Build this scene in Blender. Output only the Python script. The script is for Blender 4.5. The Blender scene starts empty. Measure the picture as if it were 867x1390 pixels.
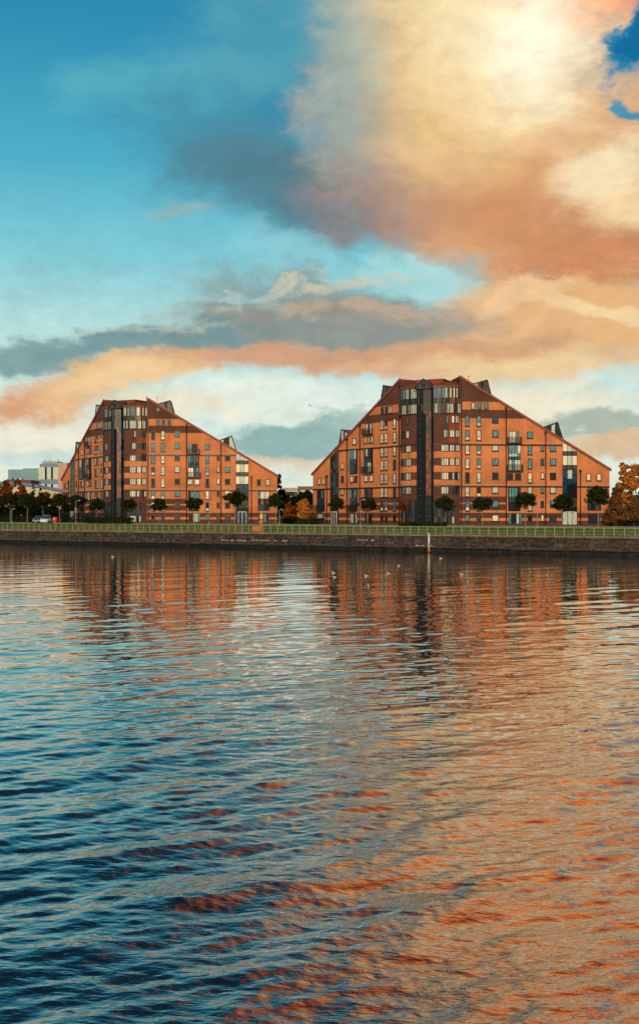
import bpy, bmesh, math, random
import numpy as np
from mathutils import Vector, Matrix
R = math.radians
random.seed(11); rng = np.random.default_rng(11)
sc = bpy.context.scene
COL = sc.collection
EYE, F = 6.0, 1500.0           # eye height over the water, focal length in 867-wide pixels
QA = R(31.35)                  # the quay runs away to the left
QC, QS = math.cos(QA), math.sin(QA)
Q0 = 176.5
GZ = 3.35                      # ground level at the buildings

def quay(s, v, z=0.0):
    return Vector((s*QC + v*QS, Q0 - s*QS + v*QC, z))
def spot(px, v, z=None):
    """world point at picture column px and v metres behind the quay edge"""
    k = (px-433.5)/F
    Y = (v + Q0*QC)/(QS*k + QC)
    return Vector((k*Y, Y, gz(v) if z is None else z))
def gz(v):
    if v < 4: return 2.65
    if v < 30: return 2.65 + (v-4)/26*0.70
    return GZ

# ------------------------------------------------------------------ materials
def lin(h):
    h = h.lstrip('#'); c = [int(h[i:i+2], 16)/255 for i in (0, 2, 4)]
    return tuple(((x/12.92) if x <= .04045 else ((x+.055)/1.055)**2.4) for x in c)
class NT:
    def __init__(s, nt): s.nt = nt; nt.nodes.clear()
    def n(s, t, **kw):
        x = s.nt.nodes.new(t)
        for k, v in kw.items(): setattr(x, k, v)
        return x
    def l(s, a, b): s.nt.links.new(a, b)
    def put(s, sock, v):
        if isinstance(v, (int, float)): sock.default_value = v
        elif isinstance(v, (tuple, list, Vector)):
            v = tuple(v)
            if sock.type == 'RGBA' and len(v) == 3: v = v+(1,)
            sock.default_value = v
        else: s.l(v, sock)
    def m(s, op, a, b=None, c=None, clamp=False):
        x = s.n('ShaderNodeMath', operation=op, use_clamp=clamp)
        s.put(x.inputs[0], a)
        if b is not None: s.put(x.inputs[1], b)
        if c is not None: s.put(x.inputs[2], c)
        return x.outputs[0]
    def v(s, op, a, b=None):
        x = s.n('ShaderNodeVectorMath', operation=op); s.put(x.inputs[0], a)
        if b is not None: s.put(x.inputs[1], b)
        return x.outputs['Value' if op in ('LENGTH', 'DOT_PRODUCT') else 0]
    def mix(s, f, a, b, mode='MIX'):
        x = s.n('ShaderNodeMix', data_type='RGBA', blend_type=mode)
        s.put(x.inputs[0], f); s.put(x.inputs[6], a); s.put(x.inputs[7], b)
        return x.outputs[2]
    def noise(s, vec, scale, detail=4, rough=.55, dist=0.0, out=0):
        x = s.n('ShaderNodeTexNoise'); s.put(x.inputs['Vector'], vec)
        x.inputs['Scale'].default_value = scale; x.inputs['Detail'].default_value = detail
        x.inputs['Roughness'].default_value = rough; x.inputs['Distortion'].default_value = dist
        return x.outputs[out]
    def mr(s, v, a, b, c=0.0, d=1.0, t='SMOOTHSTEP'):
        x = s.n('ShaderNodeMapRange', interpolation_type=t)
        s.put(x.inputs[0], v)
        for i, q in zip((1, 2, 3, 4), (a, b, c, d)): s.put(x.inputs[i], q)
        return x.outputs[0]
    def ramp(s, v, stops):
        x = s.n('ShaderNodeValToRGB'); s.put(x.inputs[0], v); e = x.color_ramp.elements
        while len(e) < len(stops): e.new(0.5)
        for el, (p, c) in zip(e, stops): el.position = p; el.color = tuple(c)+(1,)
        return x.outputs[0]
    def mapping(s, vec, loc=(0,0,0), rot=(0,0,0), scale=(1,1,1), t='POINT'):
        x = s.n('ShaderNodeMapping', vector_type=t); s.put(x.inputs[0], vec)
        x.inputs['Location'].default_value = loc; x.inputs['Rotation'].default_value = rot; x.inputs['Scale'].default_value = scale
        return x.outputs[0]
def newmat(name):
    m = bpy.data.materials.new(name); m.use_nodes = True
    return m, NT(m.node_tree)
def principled(t, col, rough=.8, bump=None, bs=.3, bd=.05, spec=.4, metal=0, **kw):
    b = t.n('ShaderNodeBsdfPrincipled'); t.put(b.inputs['Base Color'], col); t.put(b.inputs['Roughness'], rough)
    b.inputs['Specular IOR Level'].default_value = spec; b.inputs['Metallic'].default_value = metal
    for k, v in kw.items(): t.put(b.inputs[k], v)
    if bump is not None:
        bp = t.n('ShaderNodeBump'); bp.inputs['Strength'].default_value = bs; bp.inputs['Distance'].default_value = bd
        t.l(bump, bp.inputs['Height']); t.l(bp.outputs[0], b.inputs['Normal'])
    o = t.n('ShaderNodeOutputMaterial'); t.l(b.outputs[0], o.inputs[0])
    return b
def simple(name, col, rough=.7, var=.25, sc_=1.5, spec=.4, metal=0):
    m, t = newmat(name); co = t.n('ShaderNodeTexCoord').outputs['Object']
    n = t.noise(co, sc_, 5); n2 = t.noise(co, sc_*9, 3)
    f = t.m('ADD', t.m('MULTIPLY', n, .7), t.m('MULTIPLY', n2, .3))
    c = t.mix(t.mr(f, .3, .7), tuple(x*(1-var) for x in col), tuple(min(1, x*(1+var)) for x in col))
    principled(t, c, rough, spec=spec, metal=metal, bump=n2, bs=.1, bd=.02)
    return m
def brick(name, col, stain=.5):
    m, t = newmat(name); co = t.n('ShaderNodeTexCoord').outputs['Object']
    big = t.noise(co, .18, 5, .6); med = t.noise(t.mapping(co, scale=(1, 1, .15)), 1.1, 5, .6); fine = t.noise(co, 7, 2, .7)
    c = t.mix(t.mr(big, .3, .72), tuple(x*.74 for x in col), tuple(min(1, x*1.22) for x in col))
    c = t.mix(t.m('MULTIPLY', t.mr(med, .52, .75), stain), c, tuple(x*.55 for x in col))
    c = t.mix(t.m('MULTIPLY', t.mr(fine, .4, .7), .35), c, tuple(x*.62 for x in col))
    sep = t.n('ShaderNodeSeparateXYZ'); t.l(co, sep.inputs[0])
    cour = t.m('PINGPONG', sep.outputs[2], .0375)
    c = t.mix(t.m('MULTIPLY', t.mr(cour, .005, .0, 0, 1), .35), c, tuple(x*.6+.02 for x in col))
    principled(t, c, .88, bump=fine, bs=.35, bd=.02, spec=.25)
    return m
M = {}
M['orange'] = brick('orange_brick', (.60, .205, .076), .8)
M['brown'] = brick('brown_brick', (.115, .046, .032), .35)
M['red'] = brick('red_brick', (.26, .058, .030), .3)
M['stone'] = simple('pale_string_stone', (.58, .24, .12), .8, .15)
M['darkframe'] = simple('dark_brown_frame', (.028, .016, .014), .45, .2)
M['blueframe'] = simple('navy_frame', (.004, .010, .015), .5, .2, spec=.15)
M['iron'] = simple('black_iron', (.012, .012, .014), .5, .2)
M['roof'] = brick('red_roof_tile', (.19, .058, .034), .3)
M['verge'] = simple('red_metal_verge', (.22, .055, .03), .6, .2)
M['zinc'] = simple('dark_zinc', (.05, .045, .045), .5, .3)
M['pipe'] = simple('dark_pipe', (.035, .014, .012), .5, .2)
M['white'] = simple('white_frame', (.62, .60, .55), .5, .1)
def glass(name, col, rough=.12, spec=.8, var=.5, coat=.0):
    m, t = newmat(name); co = t.n('ShaderNodeTexCoord').outputs['Object']
    oi = t.n('ShaderNodeObjectInfo').outputs['Random']
    off = t.n('ShaderNodeCombineXYZ'); t.l(t.m('MULTIPLY', oi, 50), off.inputs[0]); t.l(t.m('MULTIPLY', oi, 31), off.inputs[2])
    vv = t.v('ADD', co, off.outputs[0])
    n = t.noise(t.mapping(vv, scale=(2.2, 1, .7)), 1.3, 3, .6)
    c = t.mix(t.mr(n, .35, .68), tuple(x*(1-var) for x in col), tuple(min(1, x*(1+var)) for x in col))
    principled(t, c, rough, spec=spec, bump=t.noise(vv, .8, 2), bs=.06, bd=.05)
    return m
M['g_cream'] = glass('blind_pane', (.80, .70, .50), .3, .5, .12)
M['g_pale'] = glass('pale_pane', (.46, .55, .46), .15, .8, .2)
M['g_teal'] = glass('teal_pane', (.045, .22, .27), .1, .9, .5)  # teal reflection of the sky put into the base colour
M['g_blue'] = glass('blue_pane', (.008, .05, .09), .15, .5, .6)
M['g_dark'] = glass('dark_pane', (.008, .012, .016), .15, .35, .5)
M['g_black'] = glass('black_pane', (.004, .008, .013), .35, .12, .4)
M['g_brown'] = glass('brown_pane', (.055, .040, .032), .2, .5, .5)
M['g_orange'] = glass('orange_pane', (.22, .06, .02), .25, .4, .6)  # orange reflection on the shaft glass put into the base colour

# ------------------------------------------------------------------ object helpers
def link(name, bm, mats, parent=None, smooth=False):
    me = bpy.data.meshes.new(name); bm.to_mesh(me); bm.free()
    for m in (mats if isinstance(mats, (list, tuple)) else [mats]): me.materials.append(m)
    if smooth:
        me.polygons.foreach_set('use_smooth', [True]*len(me.polygons))
    o = bpy.data.objects.new(name, me); COL.objects.link(o)
    if parent: o.parent = parent
    return o
def inst(name, me, parent, mat4=None):
    o = bpy.data.objects.new(name, me); COL.objects.link(o); o.parent = parent
    if mat4 is not None: o.matrix_local = mat4
    return o
def empty(name, loc, rz=0):
    o = bpy.data.objects.new(name, None); COL.objects.link(o); o.location = loc; o.rotation_euler = (0, 0, rz); o.empty_display_size = .3
    return o
def tag(o, label=None, cat=None, group=None, kind=None):
    if label: o['label'] = label
    if cat: o['category'] = cat
    if group: o['group'] = group
    if kind: o['kind'] = kind
    return o
def copy_tree(o, parent=None):
    c = o.copy(); COL.objects.link(c); c.parent = parent
    for ch in list(o.children): copy_tree(ch, c)
    return c
def box(bm, x0, x1, y0, y1, z0, z1, mi=0, M4=None):
    vs = [bm.verts.new(Vector(p) if M4 is None else M4 @ Vector(p)) for p in
          ((x0,y0,z0),(x1,y0,z0),(x1,y1,z0),(x0,y1,z0),(x0,y0,z1),(x1,y0,z1),(x1,y1,z1),(x0,y1,z1))]
    for q in ((0,3,2,1),(4,5,6,7),(0,1,5,4),(1,2,6,5),(2,3,7,6),(3,0,4,7)):
        f = bm.faces.new([vs[i] for i in q]); f.material_index = mi
def tube(bm, p0, p1, r0, r1=None, n=8, mi=0, caps=True):
    r1 = r0 if r1 is None else r1
    p0, p1 = Vector(p0), Vector(p1); d = (p1-p0).normalized()
    a = d.orthogonal().normalized(); b = d.cross(a)
    A = [bm.verts.new(p0+(a*math.cos(2*math.pi*i/n)+b*math.sin(2*math.pi*i/n))*r0) for i in range(n)]
    B = [bm.verts.new(p1+(a*math.cos(2*math.pi*i/n)+b*math.sin(2*math.pi*i/n))*r1) for i in range(n)]
    for i in range(n):
        f = bm.faces.new((A[i], A[(i+1)%n], B[(i+1)%n], B[i])); f.material_index = mi; f.smooth = True
    if caps:
        bm.faces.new(A[::-1]).material_index = mi; bm.faces.new(B).material_index = mi
def prism(bm, pts, z0, z1, mi=0):
    """plan polygon (counter-clockwise) extruded from z0 to z1 (z1 may be a list)"""
    n = len(pts); zz = z1 if isinstance(z1, (list, tuple)) else [z1]*n
    A = [bm.verts.new((p[0], p[1], z0)) for p in pts]; B = [bm.verts.new((p[0], p[1], z)) for p, z in zip(pts, zz)]
    for i in range(n): bm.faces.new((A[i], A[(i+1)%n], B[(i+1)%n], B[i])).material_index = mi
    bm.faces.new(A[::-1]).material_index = mi; bm.faces.new(B).material_index = mi

# ------------------------------------------------------------------ apartment building
HINGE, SWEEP, WL = 6.28, R(30.3), 30.9
PEAK, EAVE = 29.5, 11.15
def roof_h(u): return PEAK + (EAVE-PEAK)*u/WL
ROW = [4.9+2.82*i for i in range(7)]
class Face:
    """a vertical plane: origin, direction of +x (to the right seen from outside), outward = -y"""
    def __init__(s, p0, p1):
        s.p0 = Vector((p0[0], p0[1], 0)); d = Vector((p1[0]-p0[0], p1[1]-p0[1], 0)); s.len = d.length
        s.ang = math.atan2(d.y, d.x); s.M = Matrix.Translation(s.p0) @ Matrix.Rotation(s.ang, 4, 'Z')
    def at(s, x, z, out=0): return s.M @ Matrix.Translation((x, -out, z))
CACHE = {}
def window_meshes(w, h, bars):
    k = (round(w, 2), round(h, 2), bars)
    if k in CACHE: return CACHE[k]
    bm = bmesh.new(); t = .09; W = w/2
    # origin at top centre, hangs down
    box(bm, -W-.05, -W+t, -.10, .02, -h-.04, .05); box(bm, W-t, W+.05, -.10, .02, -h-.04, .05)
    box(bm, -W+t, W-t, -.097, .02, -t, .047); box(bm, -W+t, W-t, -.097, .02, -h-.037, -h+t)
    box(bm, -W-.12, W+.12, -.24, .018, -h-.15, -h-.045)
    if bars == 'T': box(bm, -W+t, W-t, -.09, .015, -h*.68, -h*.68+.09)
    if bars == 'V': box(bm, -.04, .04, -.09, .015, -h+t, -t)
    me = bpy.data.meshes.new('window'); bm.to_mesh(me); bm.free(); me.materials.append(M['darkframe'])
    CACHE[k] = me; return me
PANE = {}
def pane_mesh(w, h, bars, a, b):
    k = (round(w, 2), round(h, 2), bars, a, b)
    if k in PANE: return PANE[k]
    bm = bmesh.new(); W = w/2-.07
    def q(x0, x1, z0, z1, mi):
        f = bm.faces.new([bm.verts.new(p) for p in ((x0,-.045,z0),(x1,-.045,z0),(x1,-.045,z1),(x0,-.045,z1))]); f.material_index = mi
    if bars == 'T':
        q(-W, W, -h*.68+.04, -.07, 0); q(-W, W, -h+.07, -h*.68+.04, 1)
    else: q(-W, W, -h+.07, -.07, 0)
    me = bpy.data.meshes.new('pane'); bm.to_mesh(me); bm.free(); me.materials.append(M[a]); me.materials.append(M[b])
    PANE[k] = me; return me
def make_building(loc, rz, seed, label):
    rs = random.Random(seed)
    root = empty('apartment_building', loc, rz)
    tag(root, label, 'apartment building', 'twin stepped brick apartment blocks on the quay')
    cg, sg = math.cos(SWEEP), math.sin(SWEEP)
    FR = Face((HINGE, 0), (HINGE+WL*cg, WL*sg))
    FL = Face((-HINGE-WL*cg, WL*sg), (-HINGE, 0))
    def X(face, u): return u if face is FR else WL-u
    # --- wing walls
    for face in (FR, FL):
        side = 1 if face is FR else -1
        bm = bmesh.new(); D = 12.5
        if side > 0: prof = [(0, -.6), (WL, -.6), (WL, EAVE), (0, PEAK)]
        else: prof = [(0, -.6), (WL, -.6), (WL, PEAK), (0, EAVE)]
        A = [bm.verts.new((x, 0, z)) for x, z in prof]; B = [bm.verts.new((x, D, z)) for x, z in prof]
        bm.faces.new(A)
        bm.faces.new(B[::-1])
        for i in range(4):
            if i != (0): bm.faces.new((A[i], B[i], B[(i+1)%4], A[(i+1)%4]))
        for z in (.88, 1.43, 2.45, 2.5, 3.0, 4.2, 4.55, 5.76, 21.4, 23.1, 24.7):
            bmesh.ops.bisect_plane(bm, geom=bm.verts[:]+bm.edges[:]+bm.faces[:], plane_co=(0, 0, z), plane_no=(0, 0, 1))
        pu = 9.41 if side > 0 else 13.37
        for u in (pu,):
            bmesh.ops.bisect_plane(bm, geom=bm.verts[:]+bm.edges[:]+bm.faces[:], plane_co=(X(face, u), 0, 0), plane_no=(1, 0, 0))
        for f in bm.faces:
            c = f.calc_center_median(); u = X(face, c.x); z = c.z; mi = 0
            if f.normal.z > .3: pass
            if z > 24.7 or 21.4 < z < 23.1: mi = 1
            if z < 1.43 and not (.88 < z < 1.43): mi = 1
            if u < pu and c.z < 5.76:
                mi = 1
                if 4.2 < z < 4.55 or 2.5 < z < 3.0 or .88 < z < 1.43: mi = 0
            elif z < 2.45: mi = 0 if .88 < z < 1.43 else 1
            f.material_index = mi
        bmesh.ops.recalc_face_normals(bm, faces=bm.faces[:])
        o = link('wall', bm, [M['orange'], M['brown']], root); o.matrix_local = face.M
        # roof slab and verge
        bm = bmesh.new(); th = .32
        def rz_(u): return roof_h(u)+.02
        us = [0, WL+.25]
        for (y0, y1, top, mi, up) in ((.0, D+.3, th, 0, 0),):
            vs = []
            for u in us:
                for y in (y0, y1):
                    for zz in (0.0, top): vs.append(bm.verts.new((X(face, u), y, rz_(u)+zz)))
            for q in ((0,1,3,2),(4,6,7,5),(0,4,5,1),(2,3,7,6),(1,5,7,3),(0,2,6,4)): bm.faces.new([vs[i] for i in q])
        bmesh.ops.recalc_face_normals(bm, faces=bm.faces[:])
        o = link('roof', bm, M['roof'], root); o.matrix_local = face.M
        bm = bmesh.new(); vs = []
        for u in (-.05, WL+.32):
            for y in (-.32, -.004):
                for zz in (-.12, .42): vs.append(bm.verts.new((X(face, u), y, rz_(u)+zz)))
        for q in ((0,1,3,2),(4,6,7,5),(0,4,5,1),(2,3,7,6),(1,5,7,3),(0,2,6,4)): bm.faces.new([vs[i] for i in q])
        bmesh.ops.recalc_face_normals(bm, faces=bm.faces[:])
        o = link('verge_trim', bm, M['verge'], root); o.matrix_local = face.M
        # string courses: pale strip over a dark one, kept clear of the atrium
        for z in (16.35, 7.98):
            umax = (PEAK-z-.6)/((PEAK-EAVE)/WL)
            umax = min(umax, WL)
            segs = [(0, min(21, umax))]+([(24.15, umax)] if umax > 24.2 else [])
            for a, b in segs:
                xa, xb = sorted((X(face, a), X(face, b)))
                bm = bmesh.new(); box(bm, xa, xb, -.07, .05, z, z+.16, 0); box(bm, xa, xb, -.11, .05, z-.42, z-.1, 1)
                o = link('string_course', bm, [M['stone'], M['darkframe']], root); o.matrix_local = face.M
        # drainpipes
        for u in ((9.41, 17.55, 24.75) if side > 0 else (13.37, 17.9, 25.4)):
            top = roof_h(u)-(.2 if u < 20 else 3.6)
            bm = bmesh.new(); tube(bm, (0, -.2, 0), (0, -.2, top), .11, n=6); box(bm, -.25, .25, -.36, -.02, top-.5, top)
            o = link('drainpipe', bm, M['pipe'], root); o.matrix_local = face.at(X(face, u), 0, 0)
        # corner strip at hinge
        bm = bmesh.new(); box(bm, -.14, .14, -.2, -.02, 0, PEAK-.6)
        o = link('drainpipe', bm, M['pipe'], root); o.matrix_local = face.at(X(face, .3), 0, 0)
        # roof-light dormers rising out of the slope
        for (a, b, c, tip) in ((2.6, 5.6, 6.4, 29.1), (17.1, 20.1, 21.2, 20.75)):
            P = [(a, roof_h(a)+.3), (c, roof_h(c)+.3), (b, tip)]
            bm = bmesh.new(); fr = []; bk = []
            for u, z in P: fr.append(bm.verts.new((X(face, u), .12, z))); bk.append(bm.verts.new((X(face, u), 4.6, z)))
            bm.faces.new(fr); bm.faces.new(bk[::-1])
            for i in range(3): bm.faces.new((fr[i], bk[i], bk[(i+1)%3], fr[(i+1)%3]))
            # edge frames
            for i in range(3):
                p = Vector((X(face, P[i][0]), .04, P[i][1])); q = Vector((X(face, P[(i+1)%3][0]), .04, P[(i+1)%3][1]))
                tube(bm, p, q, .13, n=4)
            bmesh.ops.recalc_face_normals(bm, faces=bm.faces[:])
            o = link('dormer', bm, M['zinc'], root); o.matrix_local = face.M
            bm = bmesh.new(); cx = sum(p[0] for p in P)/3; cz = sum(p[1] for p in P)/3
            sp = [(cx+(u-cx)*.86, cz+(z-cz)*.86) for u, z in P]
            f = bm.faces.new([bm.verts.new((X(face, u), .075, z)) for u, z in sp])
            n = 5
            x0 = min(v.co.x for v in bm.verts); x1 = max(v.co.x for v in bm.verts)
            for i in range(1, n):
                bmesh.ops.bisect_plane(bm, geom=bm.verts[:]+bm.edges[:]+bm.faces[:], plane_co=(x0+(x1-x0)*i/n, 0, 0), plane_no=(1, 0, 0))
            for f in bm.faces: f.material_index = rs.randrange(3)
            bmesh.ops.recalc_face_normals(bm, faces=bm.faces[:])
            link('dormer_glazing', bm, [M['g_brown'], M['g_dark'], M['g_pale']], o)
    # --- windows
    def pick(h, wing):
        r = rs.random()
        if wing == 'R':
            if h > 12.5: pool = ['g_teal', 'g_teal', 'g_blue', 'g_pale', 'g_teal']
            elif h > 6: pool = ['g_cream', 'g_cream', 'g_pale', 'g_teal', 'g_dark']
            else: pool = ['g_dark', 'g_teal', 'g_blue', 'g_brown', 'g_cream']
        else: pool = ['g_pale', 'g_pale', 'g_cream', 'g_cream', 'g_dark'] if h > 6 else ['g_dark', 'g_teal', 'g_brown']
        if seed == 2 and r < .35: return rs.choice(['g_dark', 'g_blue', 'g_dark', 'g_brown'])
        return rs.choice(pool)
    def win(face, u, top, w=.82, h=2.0, bars='T'):
        fr = inst('window', window_meshes(w, h, bars), root, face.at(X(face, u), top))
        wing = 'R' if face is FR else 'L'
        a = pick(top, wing); b = rs.choice([a, 'g_pale', 'g_cream']) if bars == 'T' else a
        inst('pane', pane_mesh(w, h, bars, a, b), fr)
    for u in (1.52, 3.85):
        for i in range(7): win(FR, u, ROW[i])
        win(FR, u, 2.05, .8, 1.25, 'N')
    for i in range(7): win(FR, 7.22, ROW[i], 1.2, 1.3, 'N')
    win(FR, 7.22, 2.05, 1.3, 1.25, 'N')
    for u in (2.68, 3.98, 5.35): win(FR, u, 24.5, .72, 1.3, 'N')
    if seed == 2: win(FR, 2.72, 27.3, .7, .7, 'N')
    for u in (10.22, 11.9): win(FR, u, 10.4, 1.15, 1.25, 'N')
    win(FR, 14.33, 18.75, 1.15, 1.25, 'N')
    for i in (0, 1, 2, 3, 4): win(FR, 14.33, ROW[i])
    win(FR, 14.33, 2.05, .8, 1.25, 'N')
    for i in range(5):
        win(FR, 16.9, ROW[i], .62, 1.25, 'N'); win(FR, 19.1, ROW[i], 1.2, 1.3, 'N')
    win(FR, 16.9, 2.05, .62, 1.25, 'N'); win(FR, 19.1, 2.05, 1.4, 1.25, 'N')
    for u in (26.5, 28.65): win(FR, u, 10.4, .85, 1.4, 'N')
    for u in (1.83, 4.56, 5.94):
        for i in range(7): win(FL, u, ROW[i])
        win(FL, u, 2.05, .8, 1.25, 'N')
    for u in (3.1, 4.5, 5.85): win(FL, u, 24.5, .72, 1.4, 'N')
    for u in (9.2, 10.3, 11.5): win(FL, u, 18.6, .6, 1.35, 'N')
    for u in (9.5, 11.3): win(FL, u, 10.4, 1.0, 1.3, 'N')
    win(FL, 15.4, 18.5, 1.1, 1.3, 'N')
    for u in (14.9, 16.3): win(FL, u, 10.4, .9, 1.3, 'N')
    for i in (1, 2, 3): win(FL, 19.7, ROW[i], .8, 1.3, 'N')
    for u in (26.7, 28.4): win(FL, u, 10.2, .8, 1.35, 'N')
    # --- glazed panels
    def glazed(name, face, u0, u1, z0, z1, nc, rows, out=.12, pool=('g_dark',), frame='blueframe', clip=None, depth=None, bar=.07, rowpool=None):
        xa, xb = sorted((X(face, u0) if face in (FR, FL) else u0, X(face, u1) if face in (FR, FL) else u1))
        bm = bmesh.new(); w = (xb-xa)/nc
        zs = [z0+(z1-z0)*r_ for r_ in rows] if isinstance(rows, (list, tuple)) else [z0+(z1-z0)*i/rows for i in range(rows+1)]
        topf = clip if clip else (lambda x: z1)
        for i in range(nc+1):
            x = xa+w*i; x = min(max(x, xa+bar/2+.01), xb-bar/2-.01)
            box(bm, x-bar/2, x+bar/2, -.05, .02, z0, min(z1, topf(x)))
        for z in zs:
            # horizontal bars reach as far as the sloping top allows
            xs_ok = [xa+(xb-xa)*j/20 for j in range(21) if topf(xa+(xb-xa)*j/20) >= z-.01]
            if len(xs_ok) > 1: box(bm, min(xs_ok), max(xs_ok), -.053, .017, z-bar/2, z+bar/2)
        if depth: box(bm, xa-.02, xb+.02, .021, depth, z0-.1, z1+.12)
        fr = link(name, bm, M[frame], root); fr.matrix_local = face.at(0, 0, out)
        bm = bmesh.new(); names = sorted(set(list(pool)+([n for p in rowpool for n in p] if rowpool else [])))
        for i in range(nc):
            for j in range(len(zs)-1):
                a, b = xa+w*i, xa+w*(i+1); c, d = zs[j], zs[j+1]
                da, db = min(d, topf(a)), min(d, topf(b))
                if max(da, db) <= c+.05: continue
                vs = [bm.verts.new((a, 0, c)), bm.verts.new((b, 0, c))]
                if db > c+.02: vs.append(bm.verts.new((b, 0, db)))
                if da > c+.02: vs.append(bm.verts.new((a, 0, da)))
                f = bm.faces.new(vs); pl = rowpool[j] if rowpool else pool
                f.material_index = names.index(rs.choice(list(pl)))
        g = link('glazing', bm, [M[n] for n in names], fr)
        return fr
    # atriums
    for face in (FR, FL):
        def cl(x, face=face):
            u = x if face is FR else WL-x
            return roof_h(u)-.35
        glazed('atrium_glazing', face, 21.05, 24.1, .1, 17.5, 3, [0, .15, .2, .31, .36, .47, .53, .635, .69, .80, .85, 1], .09, rowpool=
               [('g_blue','g_pale'), ('g_dark',), ('g_dark','g_brown'), ('g_dark',), ('g_blue','g_dark'), ('g_blue',), ('g_blue','g_pale','g_cream'), ('g_brown',), ('g_cream','g_pale'), ('g_brown',), ('g_pale','g_cream')] if face is FR else
               [('g_dark',)]*4+[('g_blue','g_dark')]*3+[('g_dark','g_brown')]*4, clip=cl)
        bm = bmesh.new()
        for x in (-.9, 0, .9): box(bm, x-.05, x+.05, -.14, 0, 0, 2.6)
        box(bm, -.97, .97, -.15, 0, 2.6, 2.75)
        o = link('entrance_door', bm, M['white'], root); o.matrix_local = face.at(X(face, 22.6), 0, .15)
    # balconies
    def balcony(face, u, z, w=3.0, h=1.15, dep=1.1):
        bm = bmesh.new(); box(bm, -w/2, w/2, -dep, .02, z-.18, z)
        o = link('balcony', bm, M['darkframe'], root); o.matrix_local = face.at(X(face, u), 0, 0)
        bm = bmesh.new()
        box(bm, -w/2+.02, w/2-.02, -dep+.02, -dep+.07, z+h-.06, z+h)
        for sx in (-1, 1): box(bm, sx*(w/2-.07)-.03, sx*(w/2-.07)+.03, -dep+.07, -.02, z+h-.055, z+h-.005)
        n = int(w/.14)
        for i in range(n+1):
            x = -w/2+.05+(w-.1)*i/n; box(bm, x-.02, x+.02, -dep+.03, -dep+.06, z, z+h-.06)
        for sx in (-1, 1):
            for j in range(5): y = -dep+.2+j*.2; box(bm, sx*(w/2-.07)-.015, sx*(w/2-.07)+.015, y, y+.03, z, z+h-.055)
        link('railing', bm, M['iron'], o)
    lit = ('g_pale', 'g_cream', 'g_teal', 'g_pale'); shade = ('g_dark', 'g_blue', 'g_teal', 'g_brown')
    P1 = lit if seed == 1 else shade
    glazed('balcony_door', FR, 10.0, 12.0, 16.55, 18.8, 3, 1, .1, pool=P1 if seed == 1 else ('g_dark','g_teal'), frame='darkframe')
    balcony(FR, 11.0, 16.55, 2.9)
    glazed('bay_window', FR, 9.85, 12.3, 11.0, 16.0, 4, [0, .42, .55, .68, 1], .45, rowpool=[lit, ('g_blue',), P1, lit] if seed == 1 else [shade+('g_cream',), ('g_blue',), ('g_blue', 'g_dark'), shade], depth=.47)
    balcony(FR, 11.05, 11.0, 3.3)
    glazed('bay_window', FR, 9.85, 12.3, 3.0, 7.5, 4, [0, .35, .6, 1], .35, rowpool=[('g_dark',), ('g_blue',), ('g_dark', 'g_teal')], depth=.37)
    glazed('ground_window', FR, 9.9, 12.6, .3, 2.3, 5, 1, .08, pool=('g_dark', 'g_pale', 'g_dark', 'g_teal'), frame='darkframe')
    glazed('bay_window', FR, 26.3, 29.0, 3.1, 7.5, 4, [0, .3, .62, 1], .3, rowpool=[('g_dark', 'g_blue'), ('g_dark', 'g_orange'), lit+('g_dark',)], depth=.32)
    glazed('ground_window', FR, 26.4, 28.9, .3, 2.2, 4, 1, .08, pool=('g_dark', 'g_blue', 'g_teal'), frame='darkframe')
    glazed('balcony_door', FL, 9.3, 11.3, 19.15, 21.3, 3, 1, .1, pool=('g_cream', 'g_brown', 'g_pale'), frame='darkframe')
    balcony(FL, 10.3, 19.15, 2.9)
    glazed('bay_window', FL, 9.1, 11.6, 11.1, 16.0, 4, [0, .42, .55, .68, 1], .4, rowpool=[('g_blue', 'g_pale', 'g_dark'), ('g_blue',), ('g_dark',), ('g_dark', 'g_pale', 'g_brown')], depth=.42)
    balcony(FL, 10.35, 11.1, 3.3)
    glazed('bay_window', FL, 9.2, 11.6, 5.6, 7.6, 4, 1, .25, pool=('g_dark', 'g_brown', 'g_pale'), depth=.27)
    glazed('ground_window', FL, 9.3, 11.6, .3, 2.2, 4, 1, .08, pool=('g_dark', 'g_teal'), frame='darkframe')
    for (a, b) in ((14.4, 16.8), (26.5, 28.9)):
        if a < 20: glazed('bay_window', FL, a, b, 11.0, 16.0, 3, [0, .4, .6, 1], .3, rowpool=[('g_blue', 'g_dark'), ('g_blue',), ('g_pale', 'g_teal', 'g_dark')], depth=.32)
        glazed('bay_window', FL, a, b, 3.1, 7.5, 3, [0, .4, .6, 1], .3, rowpool=[('g_blue', 'g_dark'), ('g_blue',), ('g_teal', 'g_dark')], depth=.32)
        balcony(FL, (a+b)/2, 3.1, 2.9)
        glazed('ground_window', FL, a, b, .3, 2.2, 4, 1, .08, pool=('g_dark', 'g_pale', 'g_teal'), frame='darkframe')
    # --- central tower
    tp = [(6.28, .05), (5.55, -1.0), (4.55, -1.6), (3.1, -2.3), (1.65, -2.65)]      # local plan, y toward the river is negative
    pts = [(-x, y) for x, y in tp]+[(x, y) for x, y in tp[::-1]]
    TOP = 27.5
    bm = bmesh.new(); back = [(5.2, 9.5), (-5.2, 9.5)]
    prism(bm, pts+back, -.6, TOP)
    for z in (5.15, 8.2, 9.1, 10.62, 11.92, 13.44, 14.74, 16.26, 22.3):
        bmesh.ops.bisect_plane(bm, geom=bm.verts[:]+bm.edges[:]+bm.faces[:], plane_co=(0, 0, z), plane_no=(0, 0, 1))
    bmesh.ops.recalc_face_normals(bm, faces=bm.faces[:])
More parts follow.
